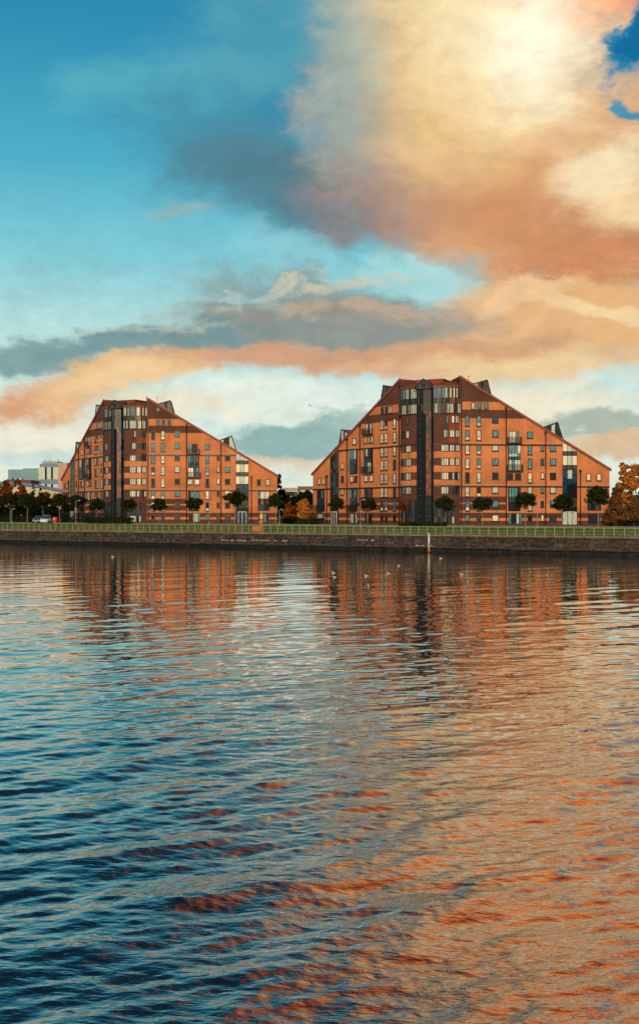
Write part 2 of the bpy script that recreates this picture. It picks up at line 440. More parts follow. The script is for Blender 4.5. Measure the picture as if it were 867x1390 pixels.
    for f in bm.faces:
        c = f.calc_center_median(); z = c.z; mi = 0
        if 8.2 < z < 9.1 or 10.62 < z < 11.92 or 13.44 < z < 14.74: mi = 1
        if mi == 0 and c.x > 4.6 and z > 16.26 : mi = 2
        f.material_index = mi
    link('tower_wall', bm, [M['brown'], M['orange'], M['red']], root)
    facets = [Face(pts[i], pts[i+1]) for i in range(len(pts)-1)]       # 0..3 left bay, 4 prow, 5..8 right bay
    for i, fc in enumerate(facets):
        if i == 4: continue
        # the glazed two top storeys, full ribbon
        L = fc.len; n = max(2, round(L/.42))
        glazed('tower_window', fc, .02, L-.02, 22.35, TOP-.1, n, [0, .37, .60, 1], .32, frame='darkframe', rowpool=[('g_brown', 'g_pale', 'g_brown', 'g_cream') if i > 6 or i < 3 else ('g_brown', 'g_pale'), ('g_brown', 'g_orange') if i > 6 else ('g_brown', 'g_dark'), ('g_pale', 'g_brown', 'g_teal') if i < 7 else ('g_brown', 'g_cream')], depth=.34, bar=.09)
    def bayw(i, x0, x1, row, nc, pool, h=1.45):
        glazed('bay_window', facets[i], x0, x1, ROW[row]-h, ROW[row], nc, 1, .07, pool=pool, frame='darkframe', bar=.13)
    cre = ('g_cream', 'g_cream', 'g_pale'); 
    for row in range(1, 7):
        # right bay: outer facets (7,8) and inner facet (6)
        rp = cre if row > 2 else ('g_brown', 'g_pale', 'g_dark')
        if seed == 2: rp = ('g_brown', 'g_dark') if row > 3 else ('g_cream', 'g_cream', 'g_brown')
        if row < 6: bayw(7, .08, facets[7].len-.05, row, 2, rp); bayw(8, .05, 1.15, row, 2, rp)
        else: bayw(7, .45, facets[7].len-.05, row, 1, rp); bayw(8, .05, 1.0, row, 2, rp)
        L6 = facets[6].len
        k = {6: 1, 5: 2}.get(row, 3)
        bayw(6, L6-.1-.5*k, L6-.1, row, k, ('g_teal', 'g_pale') if row > 4 else ('g_pale', 'g_cream'))
        L2 = facets[2].len
        bayw(2, .1, .1+.5*k, row, k, ('g_teal',) if row == 6 else ('g_pale', 'g_cream'))
        if row < 6: bayw(1, .1, facets[1].len-.03, row, 2, ('g_dark', 'g_teal', 'g_dark'))
    # ground storeys of the bays: tall dark glazing
    for i in (1, 2, 3, 5, 6, 7):
        L = facets[i].len
        glazed('bay_glazing', facets[i], .1, L-.1, .35, 5.0, max(2, round(L/.7)), [0, .3, .62, 1], .06, rowpool=[('g_dark', 'g_blue', 'g_pale') if i > 5 else ('g_dark', 'g_brown'), ('g_blue', 'g_dark'), ('g_dark', 'g_brown')], frame='blueframe')
    # string course round the tower
    for z in (16.35, 7.98):
        for fc in facets:
            if fc is facets[4]: continue
            bm = bmesh.new(); box(bm, .01, fc.len-.01, -.14, .02, z-.38, z-.12, 1)
            box(bm, .01, fc.len-.01, -.1, .02, z, z+.14, 0)
            o = link('string_course', bm, [M['stone' if z < 10 else 'brown'], M['darkframe']], root); o.matrix_local = fc.M
    # prow: projecting glazed lift shaft with a small gable on top
    prow = [(-1.65, -2.62), (-1.45, -3.3), (0, -4.05), (1.45, -3.3), (1.65, -2.62)]
    bm = bmesh.new(); prism(bm, prow, 0, 27.0)
    bmesh.ops.recalc_face_normals(bm, faces=bm.faces[:])
    link('glass_shaft', bm, M['blueframe'], root)
    for i in range(4):
        fc = Face(prow[i], prow[i+1]); L = fc.len
        if L < 1: 
            glazed('shaft_glazing', fc, .02, L-.02, .4, 26.9, 1, 19, .03, pool=('g_black', 'g_blue'), bar=.07, frame='zinc'); continue
        rp = []
        for j in range(19):
            if i == 2: rp.append(('g_black',) if j < 4 else ('g_orange', 'g_orange', 'g_brown') if j < 12 else ('g_brown', 'g_orange') if j < 16 else ('g_brown',))  # right prow face: warm reflection drawn by orange pane colours
            else: rp.append(('g_black',) if j < 16 else ('g_brown', 'g_black'))
        glazed('shaft_glazing', fc, .02, L-.02, .4, 26.9, 3, 19, .03, rowpool=rp, bar=.09, frame='zinc')
    bm = bmesh.new()                                                   # dark slot strip down the prow
    box(bm, -.10, .45, -4.24, -3.6, 0, 22.2); box(bm, -1.62, -1.4, -3.42, -3.2, 0, 27.1); box(bm, 1.4, 1.62, -3.42, -3.2, 0, 27.1)
    link('shaft_mullion', bm, M['blueframe'], root)
    # gable roof over the prow
    bm = bmesh.new(); a = (-1.95, 27.15); b = (1.95, 27.15); c = (0, 29.1)
    fr = [bm.verts.new((p[0], -4.0, p[1])) for p in (a, b, c)]; bk = [bm.verts.new((p[0], 1.5, p[1])) for p in (a, b, c)]
    bm.faces.new(fr); bm.faces.new(bk[::-1])
    for i in range(3): bm.faces.new((fr[i], bk[i], bk[(i+1)%3], fr[(i+1)%3]))
    for p, q in ((a, c), (c, b)): tube(bm, (p[0], -4.12, p[1]), (q[0], -4.12, q[1]), .16, n=4)
    bmesh.ops.recalc_face_normals(bm, faces=bm.faces[:])
    o = link('gable', bm, M['zinc'], root)
    bm = bmesh.new(); bmesh.ops.create_circle(bm, cap_ends=True, radius=.42, segments=16, matrix=Matrix.Translation((0, -4.03, 27.85)) @ Matrix.Rotation(R(90), 4, 'X'))
    link('round_window', bm, M['g_dark'], o)
    # tower roof: shallow hips either side and a brick plant block behind
    for s in (-1, 1):
        ring = [(s*x*1.03, y*1.0-.45) for x, y in tp]+[(s*1.4, 6), (s*6.4, 6)]
        cx = s*4.0; cy = 2.0
        bm = bmesh.new()
        A = [bm.verts.new((x, y, TOP+.02)) for x, y in ring]; A2 = [bm.verts.new((x, y, TOP+.26)) for x, y in ring]
        T = [bm.verts.new((cx+(x-cx)*.45, cy+(y-cy)*.45+.4, TOP+1.35)) for x, y in ring]
        n = len(ring)
        for i in range(n):
            j = (i+1) % n
            bm.faces.new((A[i], A[j], A2[j], A2[i])); bm.faces.new((A2[i], A2[j], T[j], T[i])).material_index = 1
        bm.faces.new(A[::-1]); bm.faces.new(T).material_index = 1
        bmesh.ops.recalc_face_normals(bm, faces=bm.faces[:])
        link('tower_roof', bm, [M['verge'], M['roof']], root)
    bm = bmesh.new(); box(bm, -3.0, 2.7, .3, 6.5, TOP, 29.3); box(bm, -3.15, 2.85, .15, 6.65, 29.3, 29.5, 1)
    link('plant_room', bm, [M['red'], M['verge']], root)
    bm = bmesh.new(); tube(bm, (7.2, 3, 28.5), (7.2, 3, 30.3), .04, n=5); tube(bm, (6.8, 3, 30.0), (7.6, 3, 30.0), .03, n=5)
    link('aerial', bm, M['iron'], root)
    return root
b1 = make_building((22.25, 222.97, GZ), -R(24.1), 1, 'larger nearer stepped orange brick apartment block, right one of the two, with dark glass shaft')
b2 = make_building((-46.46, 264.48, GZ), -R(27.8), 2, 'smaller farther stepped orange brick apartment block left of the gap with autumn trees')

# ------------------------------------------------------------------ ground, path, quay
def sheet(name, rows, s0, s1, mat, kind='structure', dz=0, ns=60):
    bm = bmesh.new(); g = []
    for (v, z) in rows: g.append([bm.verts.new(quay(s0+(s1-s0)*i/ns, v, z+dz)) for i in range(ns+1)])
    for a, b in zip(g, g[1:]):
        for i in range(ns): bm.faces.new((a[i], a[i+1], b[i+1], b[i]))
    o = link(name, bm, mat); tag(o, kind=kind); return o
def ground_mat():
    m, t = newmat('lawn'); co = t.n('ShaderNodeTexCoord').outputs['Object']
    a = t.noise(co, .09, 5, .6); b = t.noise(co, 2.2, 4, .7); c = t.noise(co, .35, 4, .65)
    col = t.mix(t.mr(a, .35, .65), (.105, .150, .024), (.185, .185, .040))
    col = t.mix(t.m('MULTIPLY', t.mr(c, .55, .75), .8), col, (.19, .11, .035))
    col = t.mix(t.m('MULTIPLY', t.mr(b, .4, .7), .5), col, (.03, .055, .014))
    principled(t, col, .95, bump=b, bs=.8, bd=.1, spec=.1); return m
LAWN = ground_mat()
sheet('ground', [(.55, 2.64), (4, 2.65), (12, 2.86), (21, 3.12), (30, GZ), (60, GZ), (400, GZ), (4000, GZ)], -1800, 1800, LAWN)
sheet('path', [(.6, 2.654), (3.4, 2.654)], -260, 200, simple('path_gravel', (.17, .095, .06), .95, .3, .8))
sheet('road', [(34, GZ+.004), (39, GZ+.004)], -400, 300, simple('asphalt', (.05, .05, .052), .95, .2, .6))
sheet('pavement', [(39.2, GZ+.12), (42, GZ+.12)], -400, 300, simple('paving', (.16, .13, .11), .95, .2, .6))
bm = bmesh.new()
bm2 = [quay(-400, 39.0), quay(300, 39.0), quay(300, 39.2), quay(-400, 39.2)]
prism(bm, [(p.x, p.y) for p in bm2], GZ-.05, GZ+.125); tag(link('kerb', bm, simple('kerb_stone', (.25, .23, .2), .9)), kind='structure')

# lawn tufts: real blades that roughen the skyline of the grass along the fence
def tufts():
    n = 26000
    s = rng.uniform(-95, 75, n); v = rng.uniform(3.4, 30, n)**1.0
    hgt = rng.uniform(.05, .16, n); a = rng.uniform(0, math.pi, n); w = rng.uniform(.06, .16, n)
    z = np.array([gz(x) for x in v])-.01
    X = s*QC+v*QS; Y = Q0-s*QS+v*QC
    V = np.empty((n, 3, 3)); dx = np.cos(a)*w; dy = np.sin(a)*w
    V[:, 0] = np.stack([X-dx, Y-dy, z], 1); V[:, 1] = np.stack([X+dx, Y+dy, z], 1)
    V[:, 2] = np.stack([X+rng.normal(0, .04, n), Y+rng.normal(0, .04, n), z+hgt], 1)
    me = bpy.data.meshes.new('grass_tufts'); me.from_pydata(V.reshape(-1, 3).tolist(), [], [(3*i, 3*i+1, 3*i+2) for i in range(n)])
    me.materials.append(LAWN); o = bpy.data.objects.new('grass', me); COL.objects.link(o)
    tag(o, 'mown green grass on the bank behind the quay railing', 'grass', kind='stuff')
tufts()

# quay wall
def wallmat():
    m, t = newmat('quay_stone'); geo = t.n('ShaderNodeTexCoord').outputs['Object']
    sep = t.n('ShaderNodeSeparateXYZ'); t.l(geo, sep.inputs[0]); x, y, z = sep.outputs
    br = t.n('ShaderNodeTexBrick'); br.inputs['Scale'].default_value = 1.0; br.inputs['Brick Width'].default_value = 2.1; br.inputs['Row Height'].default_value = .52
    br.inputs['Mortar Size'].default_value = .03; br.inputs['Bias'].default_value = -.3
    xz = t.n('ShaderNodeCombineXYZ'); t.l(x, xz.inputs[0]); t.l(z, xz.inputs[1]); t.l(xz.outputs[0], br.inputs['Vector'])
    br.inputs['Color1'].default_value = (.088, .066, .050, 1); br.inputs['Color2'].default_value = (.028, .023, .019, 1); br.inputs['Mortar'].default_value = (.015, .012, .01, 1)
    n1 = t.noise(geo, .35, 6, .65); n2 = t.noise(t.mapping(geo, scale=(1, 1, .14)), 1.6, 6, .65); n3 = t.noise(geo, 5, 4, .7)
    c = t.mix(t.mr(n1, .4, .65), br.outputs[0], (.035, .028, .022), 'MIX')
    c = t.mix(t.m('MULTIPLY', t.mr(n2, .5, .68), .8), c, (.018, .015, .013))
    c = t.mix(t.m('MULTIPLY', t.mr(t.noise(t.mapping(geo, loc=(40, 0, 0), scale=(1, 1, .2)), 1.1, 6, .7), .60, .72), .75), c, (.19, .145, .10))
    # white lime runs, only here and there under the coping
    lime = t.m('MULTIPLY', t.mr(t.noise(t.mapping(geo, loc=(7, 0, 0), scale=(1, 1, .1)), 3.2, 5, .75), .60, .68), t.mr(t.noise(geo, .11, 2), .56, .66))
    lime = t.m('MULTIPLY', lime, t.mr(z, .9, 2.2))
    c = t.mix(lime, c, (.42, .38, .31))
    c = t.mix(t.m('MULTIPLY', t.mr(n3, .45, .7), .5), c, (.02, .017, .013))
    # weed and wet zone at the waterline, ragged edge
    zz = t.m('ADD', z, t.m('MULTIPLY', t.m('SUBTRACT', n1, .5), .9))
    mot = t.noise(t.mapping(geo, scale=(1, 1, 1.5)), 1.5, 7, .72)
    c = t.mix(t.m('MULTIPLY', t.mr(mot, .5, .6), .85), c, (.012, .010, .009))
    c = t.mix(t.m('MULTIPLY', t.mr(mot, .44, .36), .7), c, (.14, .11, .08))
    c = t.mix(t.mr(zz, .75, .45), c, (.004, .005, .004))
    c = t.mix(t.m('MULTIPLY', t.mr(z, 2.2, 2.5), .5), c, (.10, .065, .045))
    principled(t, c, t.mr(z, .4, 1.0, .55, .9), bump=t.m('ADD', n3, t.m('MULTIPLY', br.outputs[1], -1)), bs=.8, bd=.06, spec=.3); return m
WM = wallmat()
bm = bmesh.new()
sN = 900; prof = [(-.16, -1.5), (-.14, .30), (-.10, .42), (.02, .52), (.03, 1.2), (.05, 1.7), (.07, 2.2), (.08, 2.36)]
prev = None; ws0, ws1 = -200, 160
jit = rng.normal(0, 1, (sN+1, len(prof)))
jit = (jit + np.roll(jit, 1, 0) + np.roll(jit, 2, 0))/3
for i in range(sN+1):
    s = ws0+(ws1-ws0)*i/sN
    ledge = max(0, math.sin(s*.11)+.4*math.sin(s*.37+1))*.6
    col = []
    for j, (y, z) in enumerate(prof):
        zz = z+(jit[i, j]*.05 if 1 <= j <= 6 else 0); yy = y+jit[i, j]*.09
        if j in (1, 2): zz += ledge*.12
        col.append(bm.verts.new((s, yy, zz)))
    if prev:
        for j in range(len(prof)-1): bm.faces.new((prev[j], col[j], col[j+1], prev[j+1]))
    prev = col
wall = link('quay_wall', bm, [WM]); wall.location = (0, Q0, 0); wall.rotation_euler = (0, 0, -QA)
tag(wall, 'long dark weathered stone quay wall between the river and the lawn', 'quay wall')
# coping stones
cop = simple('coping_stone', (.17, .125, .09), .9, .35, .5)
bm = bmesh.new(); s = ws0
while s < ws1:
    L = rng.uniform(1.5, 2.3); dz = rng.uniform(-.015, .015); dy = rng.uniform(-.03, .02)
    box(bm, s, s+L-.03, -.06+dy, .62, 2.37, 2.657+dz*.2); s += L
bmesh.ops.bevel(bm, geom=[e for e in bm.edges], offset=.02, segments=1, affect='EDGES')
o = link('coping', bm, cop, wall)
# small ledge and iron bits on the wall
rust = simple('rusted_iron', (.09, .04, .025), .8, .4)
pale = simple('pale_timber', (.34, .29, .22), .9, .4)
for px, L, z in ((300, 5.5, 1.15), (341, 7.0, 1.25), (484, 3.4, 1.55), (563, 3.0, .85)):
    p = spot(px, -.3, 0); s = (p.x*QC-(p.y-Q0)*QS)
    bm = bmesh.new()
    for k in range(int(L/.5)):
        if rng.random() < .75: box(bm, s+k*.5, s+k*.5+rng.uniform(.2, .5), -.2, .2, z+rng.uniform(-.04, .02), z+.12+rng.uniform(0, .05))
    link('ledge', bm, pale, wall)
for px in (139, 257, 420, 660, 768):
    p = spot(px, 0, 0); s = (p.x*QC-(p.y-Q0)*QS)
    bm = bmesh.new()
    for dx in (-.22, .22): tube(bm, (s+dx, -.42, -.6), (s+dx, -.22, 2.6), .035, n=5)
    for k in range(9): tube(bm, (s-.22, -.40+k*.022, -.1+k*.3), (s+.22, -.40+k*.022, -.1+k*.3), .025, n=5)
    link('ladder', bm, rust, wall)

# railing along the quay
RAIL = simple('pale_green_rail_paint', (.30, .42, .28), .5, .12)
rail = empty('quay_railing', quay(0, .9, 2.65), -QA); tag(rail, 'long pale green painted tubular railing along the top of the quay wall', 'railing')
sL, sR = -80.0, 60.0
n_post = 99; stp = (sR-sL)/(n_post-1)
bm = bmesh.new(); box(bm, -.028, .028, -.028, .028, 0, 1.1); box(bm, -.07, .07, -.07, .07, -.01, .02); 
pm = bpy.data.meshes.new('post'); bm.to_mesh(pm); bm.free(); pm.materials.append(RAIL)
for i in range(n_post):
    inst('post', pm, rail, Matrix.Translation((sL+stp*i, 0, 0)) @ Matrix.Rotation(R(rng.normal(0, .8)), 4, 'Y'))
for z, r in ((1.12, .035), (.62, .014), (.2, .016)):
    bm = bmesh.new(); tube(bm, (sL, 0, z), (sR, 0, z), r, n=6); link('rail', bm, RAIL, rail)

# navigation post in front of the wall
def navpost():
    Y = 6*F/55.; X = (582-433.5)/F*Y
    r = empty('mooring_post', (X, Y, 0)); tag(r, 'white round post with an orange foot standing in the water against the quay', 'post')
    bm = bmesh.new(); tube(bm, (0, 0, .55), (0, 0, 2.75), .165, n=16); tube(bm, (0, 0, 2.75), (0, 0, 2.86), .165, .06, n=16); link('shaft', bm, simple('white_post_paint', (.44, .50, .47), .7, .45, 1.2), r)
    bm = bmesh.new(); tube(bm, (0, 0, .12), (0, 0, .548), .172, n=16); link('orange_band', bm, simple('orange_post_paint', (.55, .16, .04), .6, .3), r)
    bm = bmesh.new(); tube(bm, (0, 0, -1.5), (0, 0, .118), .16, n=16); link('foot', bm, rust, r)
navpost()

# lifebuoy station and small sign on the railing
def lifebuoy():
    p = spot(355, 1.6); r = empty('lifebuoy_post', p, -QA); tag(r, 'yellow lifebuoy post with an orange ring on it behind the quay railing', 'lifebuoy post')
    yel = simple('yellow_paint', (.62, .33, .03), .5, .1)
    bm = bmesh.new(); box(bm, -.09, .09, -.09, .09, 0, 3.55); link('pole', bm, yel, r)
    bm = bmesh.new()
    for i in range(20):
        a, b = 2*math.pi*i/20, 2*math.pi*(i+1)/20
        tube(bm, (.32*math.cos(a), -.2, 1.75+.32*math.sin(a)), (.32*math.cos(b), -.2, 1.75+.32*math.sin(b)), .085, n=8, caps=False)
    link('lifebuoy', bm, simple('orange_ring', (.70, .13, .03), .5, .1), r, True)
    bm = bmesh.new(); box(bm, -.30, .30, -.13, -.095, 2.25, 2.95); link('notice', bm, simple('cream_board', (.55, .45, .25), .6, .1), r)
    p = spot(348, .75); q = empty('orange_netting', p+Vector((0, 0, 0)), -QA); tag(q, 'orange mesh panel tied to the quay railing beside the yellow post', 'mesh panel')
    om = simple('orange_net', (.62, .19, .04), .7, .2); bm = bmesh.new()
    for i in range(15): box(bm, -.75+i*.107, -.71+i*.107, -.01, .01, .1, .98)
    for j in range(9): box(bm, -.75, .79, -.014, -.0105, .12+j*.1, .16+j*.1)
    link('net', bm, om, q)
    bm = bmesh.new(); 
    for x in (-.78, .82): box(bm, x-.03, x+.03, -.03, .03, 0, 1.05)
    link('stake', bm, om, q)
lifebuoy()

# street lamps
def lamp(px, v, htop, label, arm=.5):
    p = spot(px, v); r = empty('street_lamp', p, rng.uniform(-.5, .5)); tag(r, label, 'street lamp', 'grey lamp posts on the bank')
    bm = bmesh.new(); tube(bm, (0, 0, 0), (0, 0, 1.0), .09, .085, n=8); tube(bm, (0, 0, 1.0), (0, 0, htop), .055, .045, n=8); link('pole', bm, GREY, r)
    bm = bmesh.new(); tube(bm, (0, 0, htop-.02), (arm, 0, htop+.1), .035, n=6); box(bm, arm-.05, arm+.45, -.11, .11, htop+.06, htop+.19); link('lamp_head', bm, GREY, r)
    bm = bmesh.new(); box(bm, arm, arm+.4, -.08, .08, htop+.035, htop+.058); link('lens', bm, M['g_pale'], r)
GREY = simple('galvanised_steel', (.26, .30, .30), .5, .15)
lamp(103, 22, 5.2, 'tall grey lamp post in front of the far left end of the smaller block')
lamp(284, 22, 4.6, 'thin grey lamp post in front of the middle of the smaller block')
lamp(489, 20, 5.0, 'thin grey lamp post in front of the left wing of the larger block')
lamp(729, 20, 4.7, 'thin grey lamp post in front of the right wing of the larger block')
lamp(379, 24, 3.2, 'short grey lamp post near the autumn trees in the gap', .3)
lamp(16, 24, 3.4, 'short grey lamp post beneath the trees at the far left', .3)

# ------------------------------------------------------------------ vegetation
def leafmat(name, dark, light, warm=None, trans=.3, wf=.35):
    m, t = newmat(name); geo = t.n('ShaderNodeNewGeometry'); co = t.n('ShaderNodeTexCoord').outputs['Object']
    rnd = geo.outputs['Random Per Island']
    n = t.noise(co, .8, 4, .6)
    c = t.mix(t.mr(t.m('ADD', t.m('MULTIPLY', n, .6), t.m('MULTIPLY', rnd, .4)), .28, .72), dark, light)
    if warm: c = t.mix(t.mr(t.m('ADD', t.m('MULTIPLY', t.noise(co, .45, 3), .8), t.m('MULTIPLY', rnd, .2)), .62-wf*.5, .72-wf*.3), c, warm)
    b = t.n('ShaderNodeBsdfDiffuse'); t.l(c, b.inputs[0]); tr = t.n('ShaderNodeBsdfTranslucent'); t.l(c, tr.inputs[0])
    mx = t.n('ShaderNodeMixShader'); mx.inputs[0].default_value = trans; t.l(b.outputs[0], mx.inputs[1]); t.l(tr.outputs[0], mx.inputs[2])
    o = t.n('ShaderNodeOutputMaterial'); t.l(mx.outputs[0], o.inputs[0]); return m
LF = {'green': leafmat('dark_leaf', (.010, .018, .007), (.048, .066, .020)),
      'olive': leafmat('olive_leaf', (.010, .016, .006), (.05, .055, .016), (.13, .05, .014), wf=.1),
      'orange': leafmat('orange_leaf', (.30, .11, .02), (.95, .47, .10), (.90, .30, .05), .5, .15),
      'brown': leafmat('brown_leaf', (.08, .040, .014), (.34, .17, .05), (.42, .17, .04), .35, .1),
      'rust': leafmat('rust_leaf', (.035, .016, .006), (.22, .08, .02), (.50, .12, .025), .35, .4),
      'dark': leafmat('black_green_leaf', (.004, .009, .005), (.016, .030, .012), None, .2)}
BARK = simple('bark', (.075, .055, .045), .9, .4, 3)
BARKP = simple('pale_bark', (.20, .16, .13), .9, .3, 3)
def crown_mesh(name, blobs, n, leaf, mat, seed, hole=.25):
    """leaves scattered over many sub-clumps that fill the ellipsoids in blobs (centre, radii)"""
    g = np.random.default_rng(seed); P = []; N = []
    vol = np.array([b[1][0]*b[1][1]*b[1][2] for b in blobs]); vol = vol/vol.sum()
    for (c, r), w in zip(blobs, vol):
        c = np.array(c); r = np.array(r); m = int(n*w); k = max(6, int(22*w*len(blobs)**.5))
        d = g.normal(size=(k, 3)); d /= np.linalg.norm(d, axis=1)[:, None]
        cc = d*(g.uniform(.35, .98, (k, 1)))*r*.8; cr = g.uniform(.24, .46, k)*r.min()
        idx = g.integers(0, k, m); q = g.normal(size=(m, 3)); q /= np.linalg.norm(q, axis=1)[:, None]
        q *= (g.random((m, 1))**.45)
        P.append(c+cc[idx]+q*cr[idx][:, None]*np.array([1.15, 1.15, .85])); N.append(q)
    P = np.concatenate(P); m = len(P)
    a = g.normal(size=(m, 3)); a /= np.linalg.norm(a, axis=1)[:, None]
    b = np.cross(a, g.normal(size=(m, 3))); b /= np.linalg.norm(b, axis=1)[:, None]
    s = leaf*g.uniform(.6, 1.3, (m, 1)); a = a*s; b = b*s*.6
    V = np.stack([P-a, P+b, P+a, P-b], 1).reshape(-1, 3)
    me = bpy.data.meshes.new(name); me.vertices.add(4*m); me.vertices.foreach_set('co', V.ravel())
    me.loops.add(4*m); me.loops.foreach_set('vertex_index', np.arange(4*m)); me.polygons.add(m)
    me.polygons.foreach_set('loop_start', np.arange(0, 4*m, 4)); me.polygons.foreach_set('loop_total', np.full(m, 4)); me.update(); me.validate()
    me.materials.append(mat); return me
def trunk_mesh(hc, r0, rc, top, seed, mat, nb=7):
    g = random.Random(seed); bm = bmesh.new(); p = Vector((0, 0, -.1)); n = 5; pts = [p]
    for i in range(n): p = p+Vector((g.uniform(-.06, .06), g.uniform(-.06, .06), (hc+.1)/n)); pts.append(p)
    for i in range(n): tube(bm, pts[i], pts[i+1], r0*(1-.09*i), r0*(1-.09*(i+1)), n=8, caps=False)
    for k in range(nb):
        a = 2*math.pi*k/nb+g.uniform(-.3, .3); rr = rc*g.uniform(.4, .85)
        q = pts[-1]+Vector((math.cos(a)*rr, math.sin(a)*rr, (top-hc)*g.uniform(.35, .85)))
        mid = (pts[-1]+q)/2+Vector((0, 0, -.1))
        tube(bm, pts[-1], mid, r0*.45, r0*.28, n=6, caps=False); tube(bm, mid, q, r0*.28, r0*.1, n=5, caps=False)
    me = bpy.data.meshes.new('trunk'); bm.to_mesh(me); bm.free(); me.materials.append(mat); return me
def tree(name, px, v, cm, tm, label, scale=1, rz=None, sz=None, group=None, cat='tree', zoff=0):
    p = spot(px, v); o = empty(name, p, rng.uniform(0, 6.28) if rz is None else rz); o.scale = (scale, scale, scale if sz is None else sz)
    inst('crown', cm, o); inst('trunk', tm, o); tag(o, label, cat, group); return o
# clipped round-headed street trees
GRP = 'round-headed young trees in a row in front of the blocks'
cl = []
for sd in range(4):
    g = random.Random(40+sd); bl = [((0, 0, 3.6), (1.5, 1.5, 1.3))]
    for k in range(5):
        a = k*1.26+g.random(); bl.append(((math.cos(a)*.8, math.sin(a)*.8, 3.5+g.uniform(-.4, .6)), (.85, .85, .75)))
    cl.append((crown_mesh('crown', bl, 4600, .13, LF[('green', 'olive')[sd % 2]], 60+sd), trunk_mesh(2.5, .075, 1.1, 4.2, sd, BARKP)))
sparse = crown_mesh('crown', [((0, 0, 3.6), (1.2, 1.2, 1.2)), ((.3, .2, 4.3), (.7, .7, .7))], 1100, .12, LF['rust'], 71)
ROWT = [(457, 1.12, 0, 'round dark tree by the left end of the larger block'), (499, 1.12, 1, 'round dark tree beside the lamp post at the left wing of the larger block'),
        (548, 1.0, 'S', 'thin-leaved young tree in front of the left tower bay of the larger block'), (604, 1.12, 2, 'round tree under the right tower bay of the larger block'),
        (655, 1.08, 0, 'small round tree just right of the tower of the larger block'), (713, 1.22, 3, 'wide round tree under the balconies of the larger block'),
        (763, 1.14, 2, 'round tree before the glazed atrium of the larger block'), (812, 1.42, 0, 'big round tree at the right end of the larger block'),
        (174, 1.15, 1, 'round tree beside the shaft of the smaller block'), (216, 1.12, 2, 'small round tree right of the shaft of the smaller block'),
        (264, 1.15, 0, 'round tree under the balconies of the smaller block'), (319, 1.38, 3, 'large round tree before the atrium of the smaller block'),
        (374, 1.28, 0, 'round dark tree at the right corner of the smaller block, beside the autumn trees'), (131, 1.15, 2, 'dark tree left of the shaft of the smaller block behind the lamp post')]
for px, s_, k, lab in ROWT:
    c, t_ = (sparse, cl[0][1]) if k == 'S' else cl[k]
    s_ *= 1.16
    tree('round_tree', px, 32+rng.uniform(-1, 1), c, t_, lab, s_, sz=s_*.90, group=GRP)
# darker street trees to the left of the smaller block
for i, (px, s_) in enumerate(((-8, 1.7), (14, 1.75), (37, 1.72), (58, 1.66), (81, 1.7), (104, 1.6))):
    labs = ['round dark tree cut by the left edge of the picture', 'round dark tree nearest the left edge', 'round dark tree left of the parked cars', 'round dark tree over the parked cars',
            'round dark tree over the red box', 'round dark tree at the left corner of the smaller block']
    tree('round_tree', px, 44, cl[(i*3) % 4][0], cl[i % 4][1], labs[i], s_, sz=s_*.88, group=GRP)
# autumn and evergreen trees
def bigtree(name, px, v, h, w, mat, label, seed, n=9000, leaf=.2, base=.25, cat='tree', group=None, bark=BARK, conical=False):
    g = random.Random(seed); bl = []
    if conical:
        for k in range(9):
            f = k/8; r = w/2*(1-f*.85)
            bl.append(((g.uniform(-.2, .2), g.uniform(-.2, .2), h*(base+(1-base)*f*.95)), (r, r, h*.09+.2)))
    else:
        for k in range(12):
            f = g.random(); a = g.uniform(0, 6.28); prof = math.sin(math.pi*min(.95, .22+f*.75))
            rr = w*.34*prof*g.uniform(.3, 1)
            r = w*g.uniform(.16, .27)
            bl.append(((math.cos(a)*rr, math.sin(a)*rr, h*base+(h*(1-base)-r)*f), (r, r, r*g.uniform(.8, 1.25))))
    cm = crown_mesh('crown', bl, n, leaf, LF[mat], seed); tm = trunk_mesh(h*base*1.2, max(.08, h*.016), w*.4, h*.8, seed, bark, 9)
    return tree(name, px, v, cm, tm, label, group=group)
bigtree('autumn_tree', 393, 48, 5.1, 4.4, 'rust', 'brownish small tree left of the bright orange tree in the gap', 1)
bigtree('autumn_tree', 412, 46, 5.6, 4.6, 'orange', 'bright orange small tree in the gap between the blocks', 2, 11000)
bigtree('autumn_tree', 421, 47, 4.4, 3.4, 'brown', 'dull olive brown small tree against the left end of the larger block', 3)
for i, (px, v, h, w, k, lab) in enumerate(((382, 80, 9.6, 7, 'dark', 'dark tree rising behind the right corner of the smaller block'),
        (398, 95, 8.0, 9, 'dark', 'low dark tree in the middle of the gap behind the autumn trees'), (414, 90, 8.6, 8, 'dark', 'dark tree behind the bright orange tree'),
        (426, 100, 9.4, 8, 'dark', 'dark tree rising behind the left end of the larger block'), (377, 110, 13.6, 3.6, 'olive', 'wispy tree top above the roof end of the smaller block'))):
    bigtree('dark_tree', px, v, h, w, k, lab, 20+i, 9000, .26)
bigtree('autumn_tree', 846, 55, 12.2, 6.4, 'orange', 'tall bright orange autumn tree right of the larger block', 30, 15000, .2, .2)
bigtree('autumn_tree', 868, 58, 12.4, 7.0, 'orange', 'tall orange autumn tree cut by the right edge of the picture', 31, 15000, .2, .2)
bigtree('autumn_tree', 838, 42, 7.4, 5.6, 'brown', 'brown autumn tree touching the right end of the larger block', 32, 12000, .17, .15)
bigtree('autumn_tree', 860, 40, 6.2, 5.4, 'brown', 'low brown autumn tree below the tall orange trees', 33, 11000, .17, .12)
bigtree('dark_tree', 866, 44, 7.6, 4.4, 'green', 'dark green tree at the right edge of the picture', 34, 9000, .17, .15)
bigtree('autumn_tree', 888, 55, 11.5, 7.0, 'orange', 'orange autumn tree just past the right edge', 36, 9000, .2, .2)
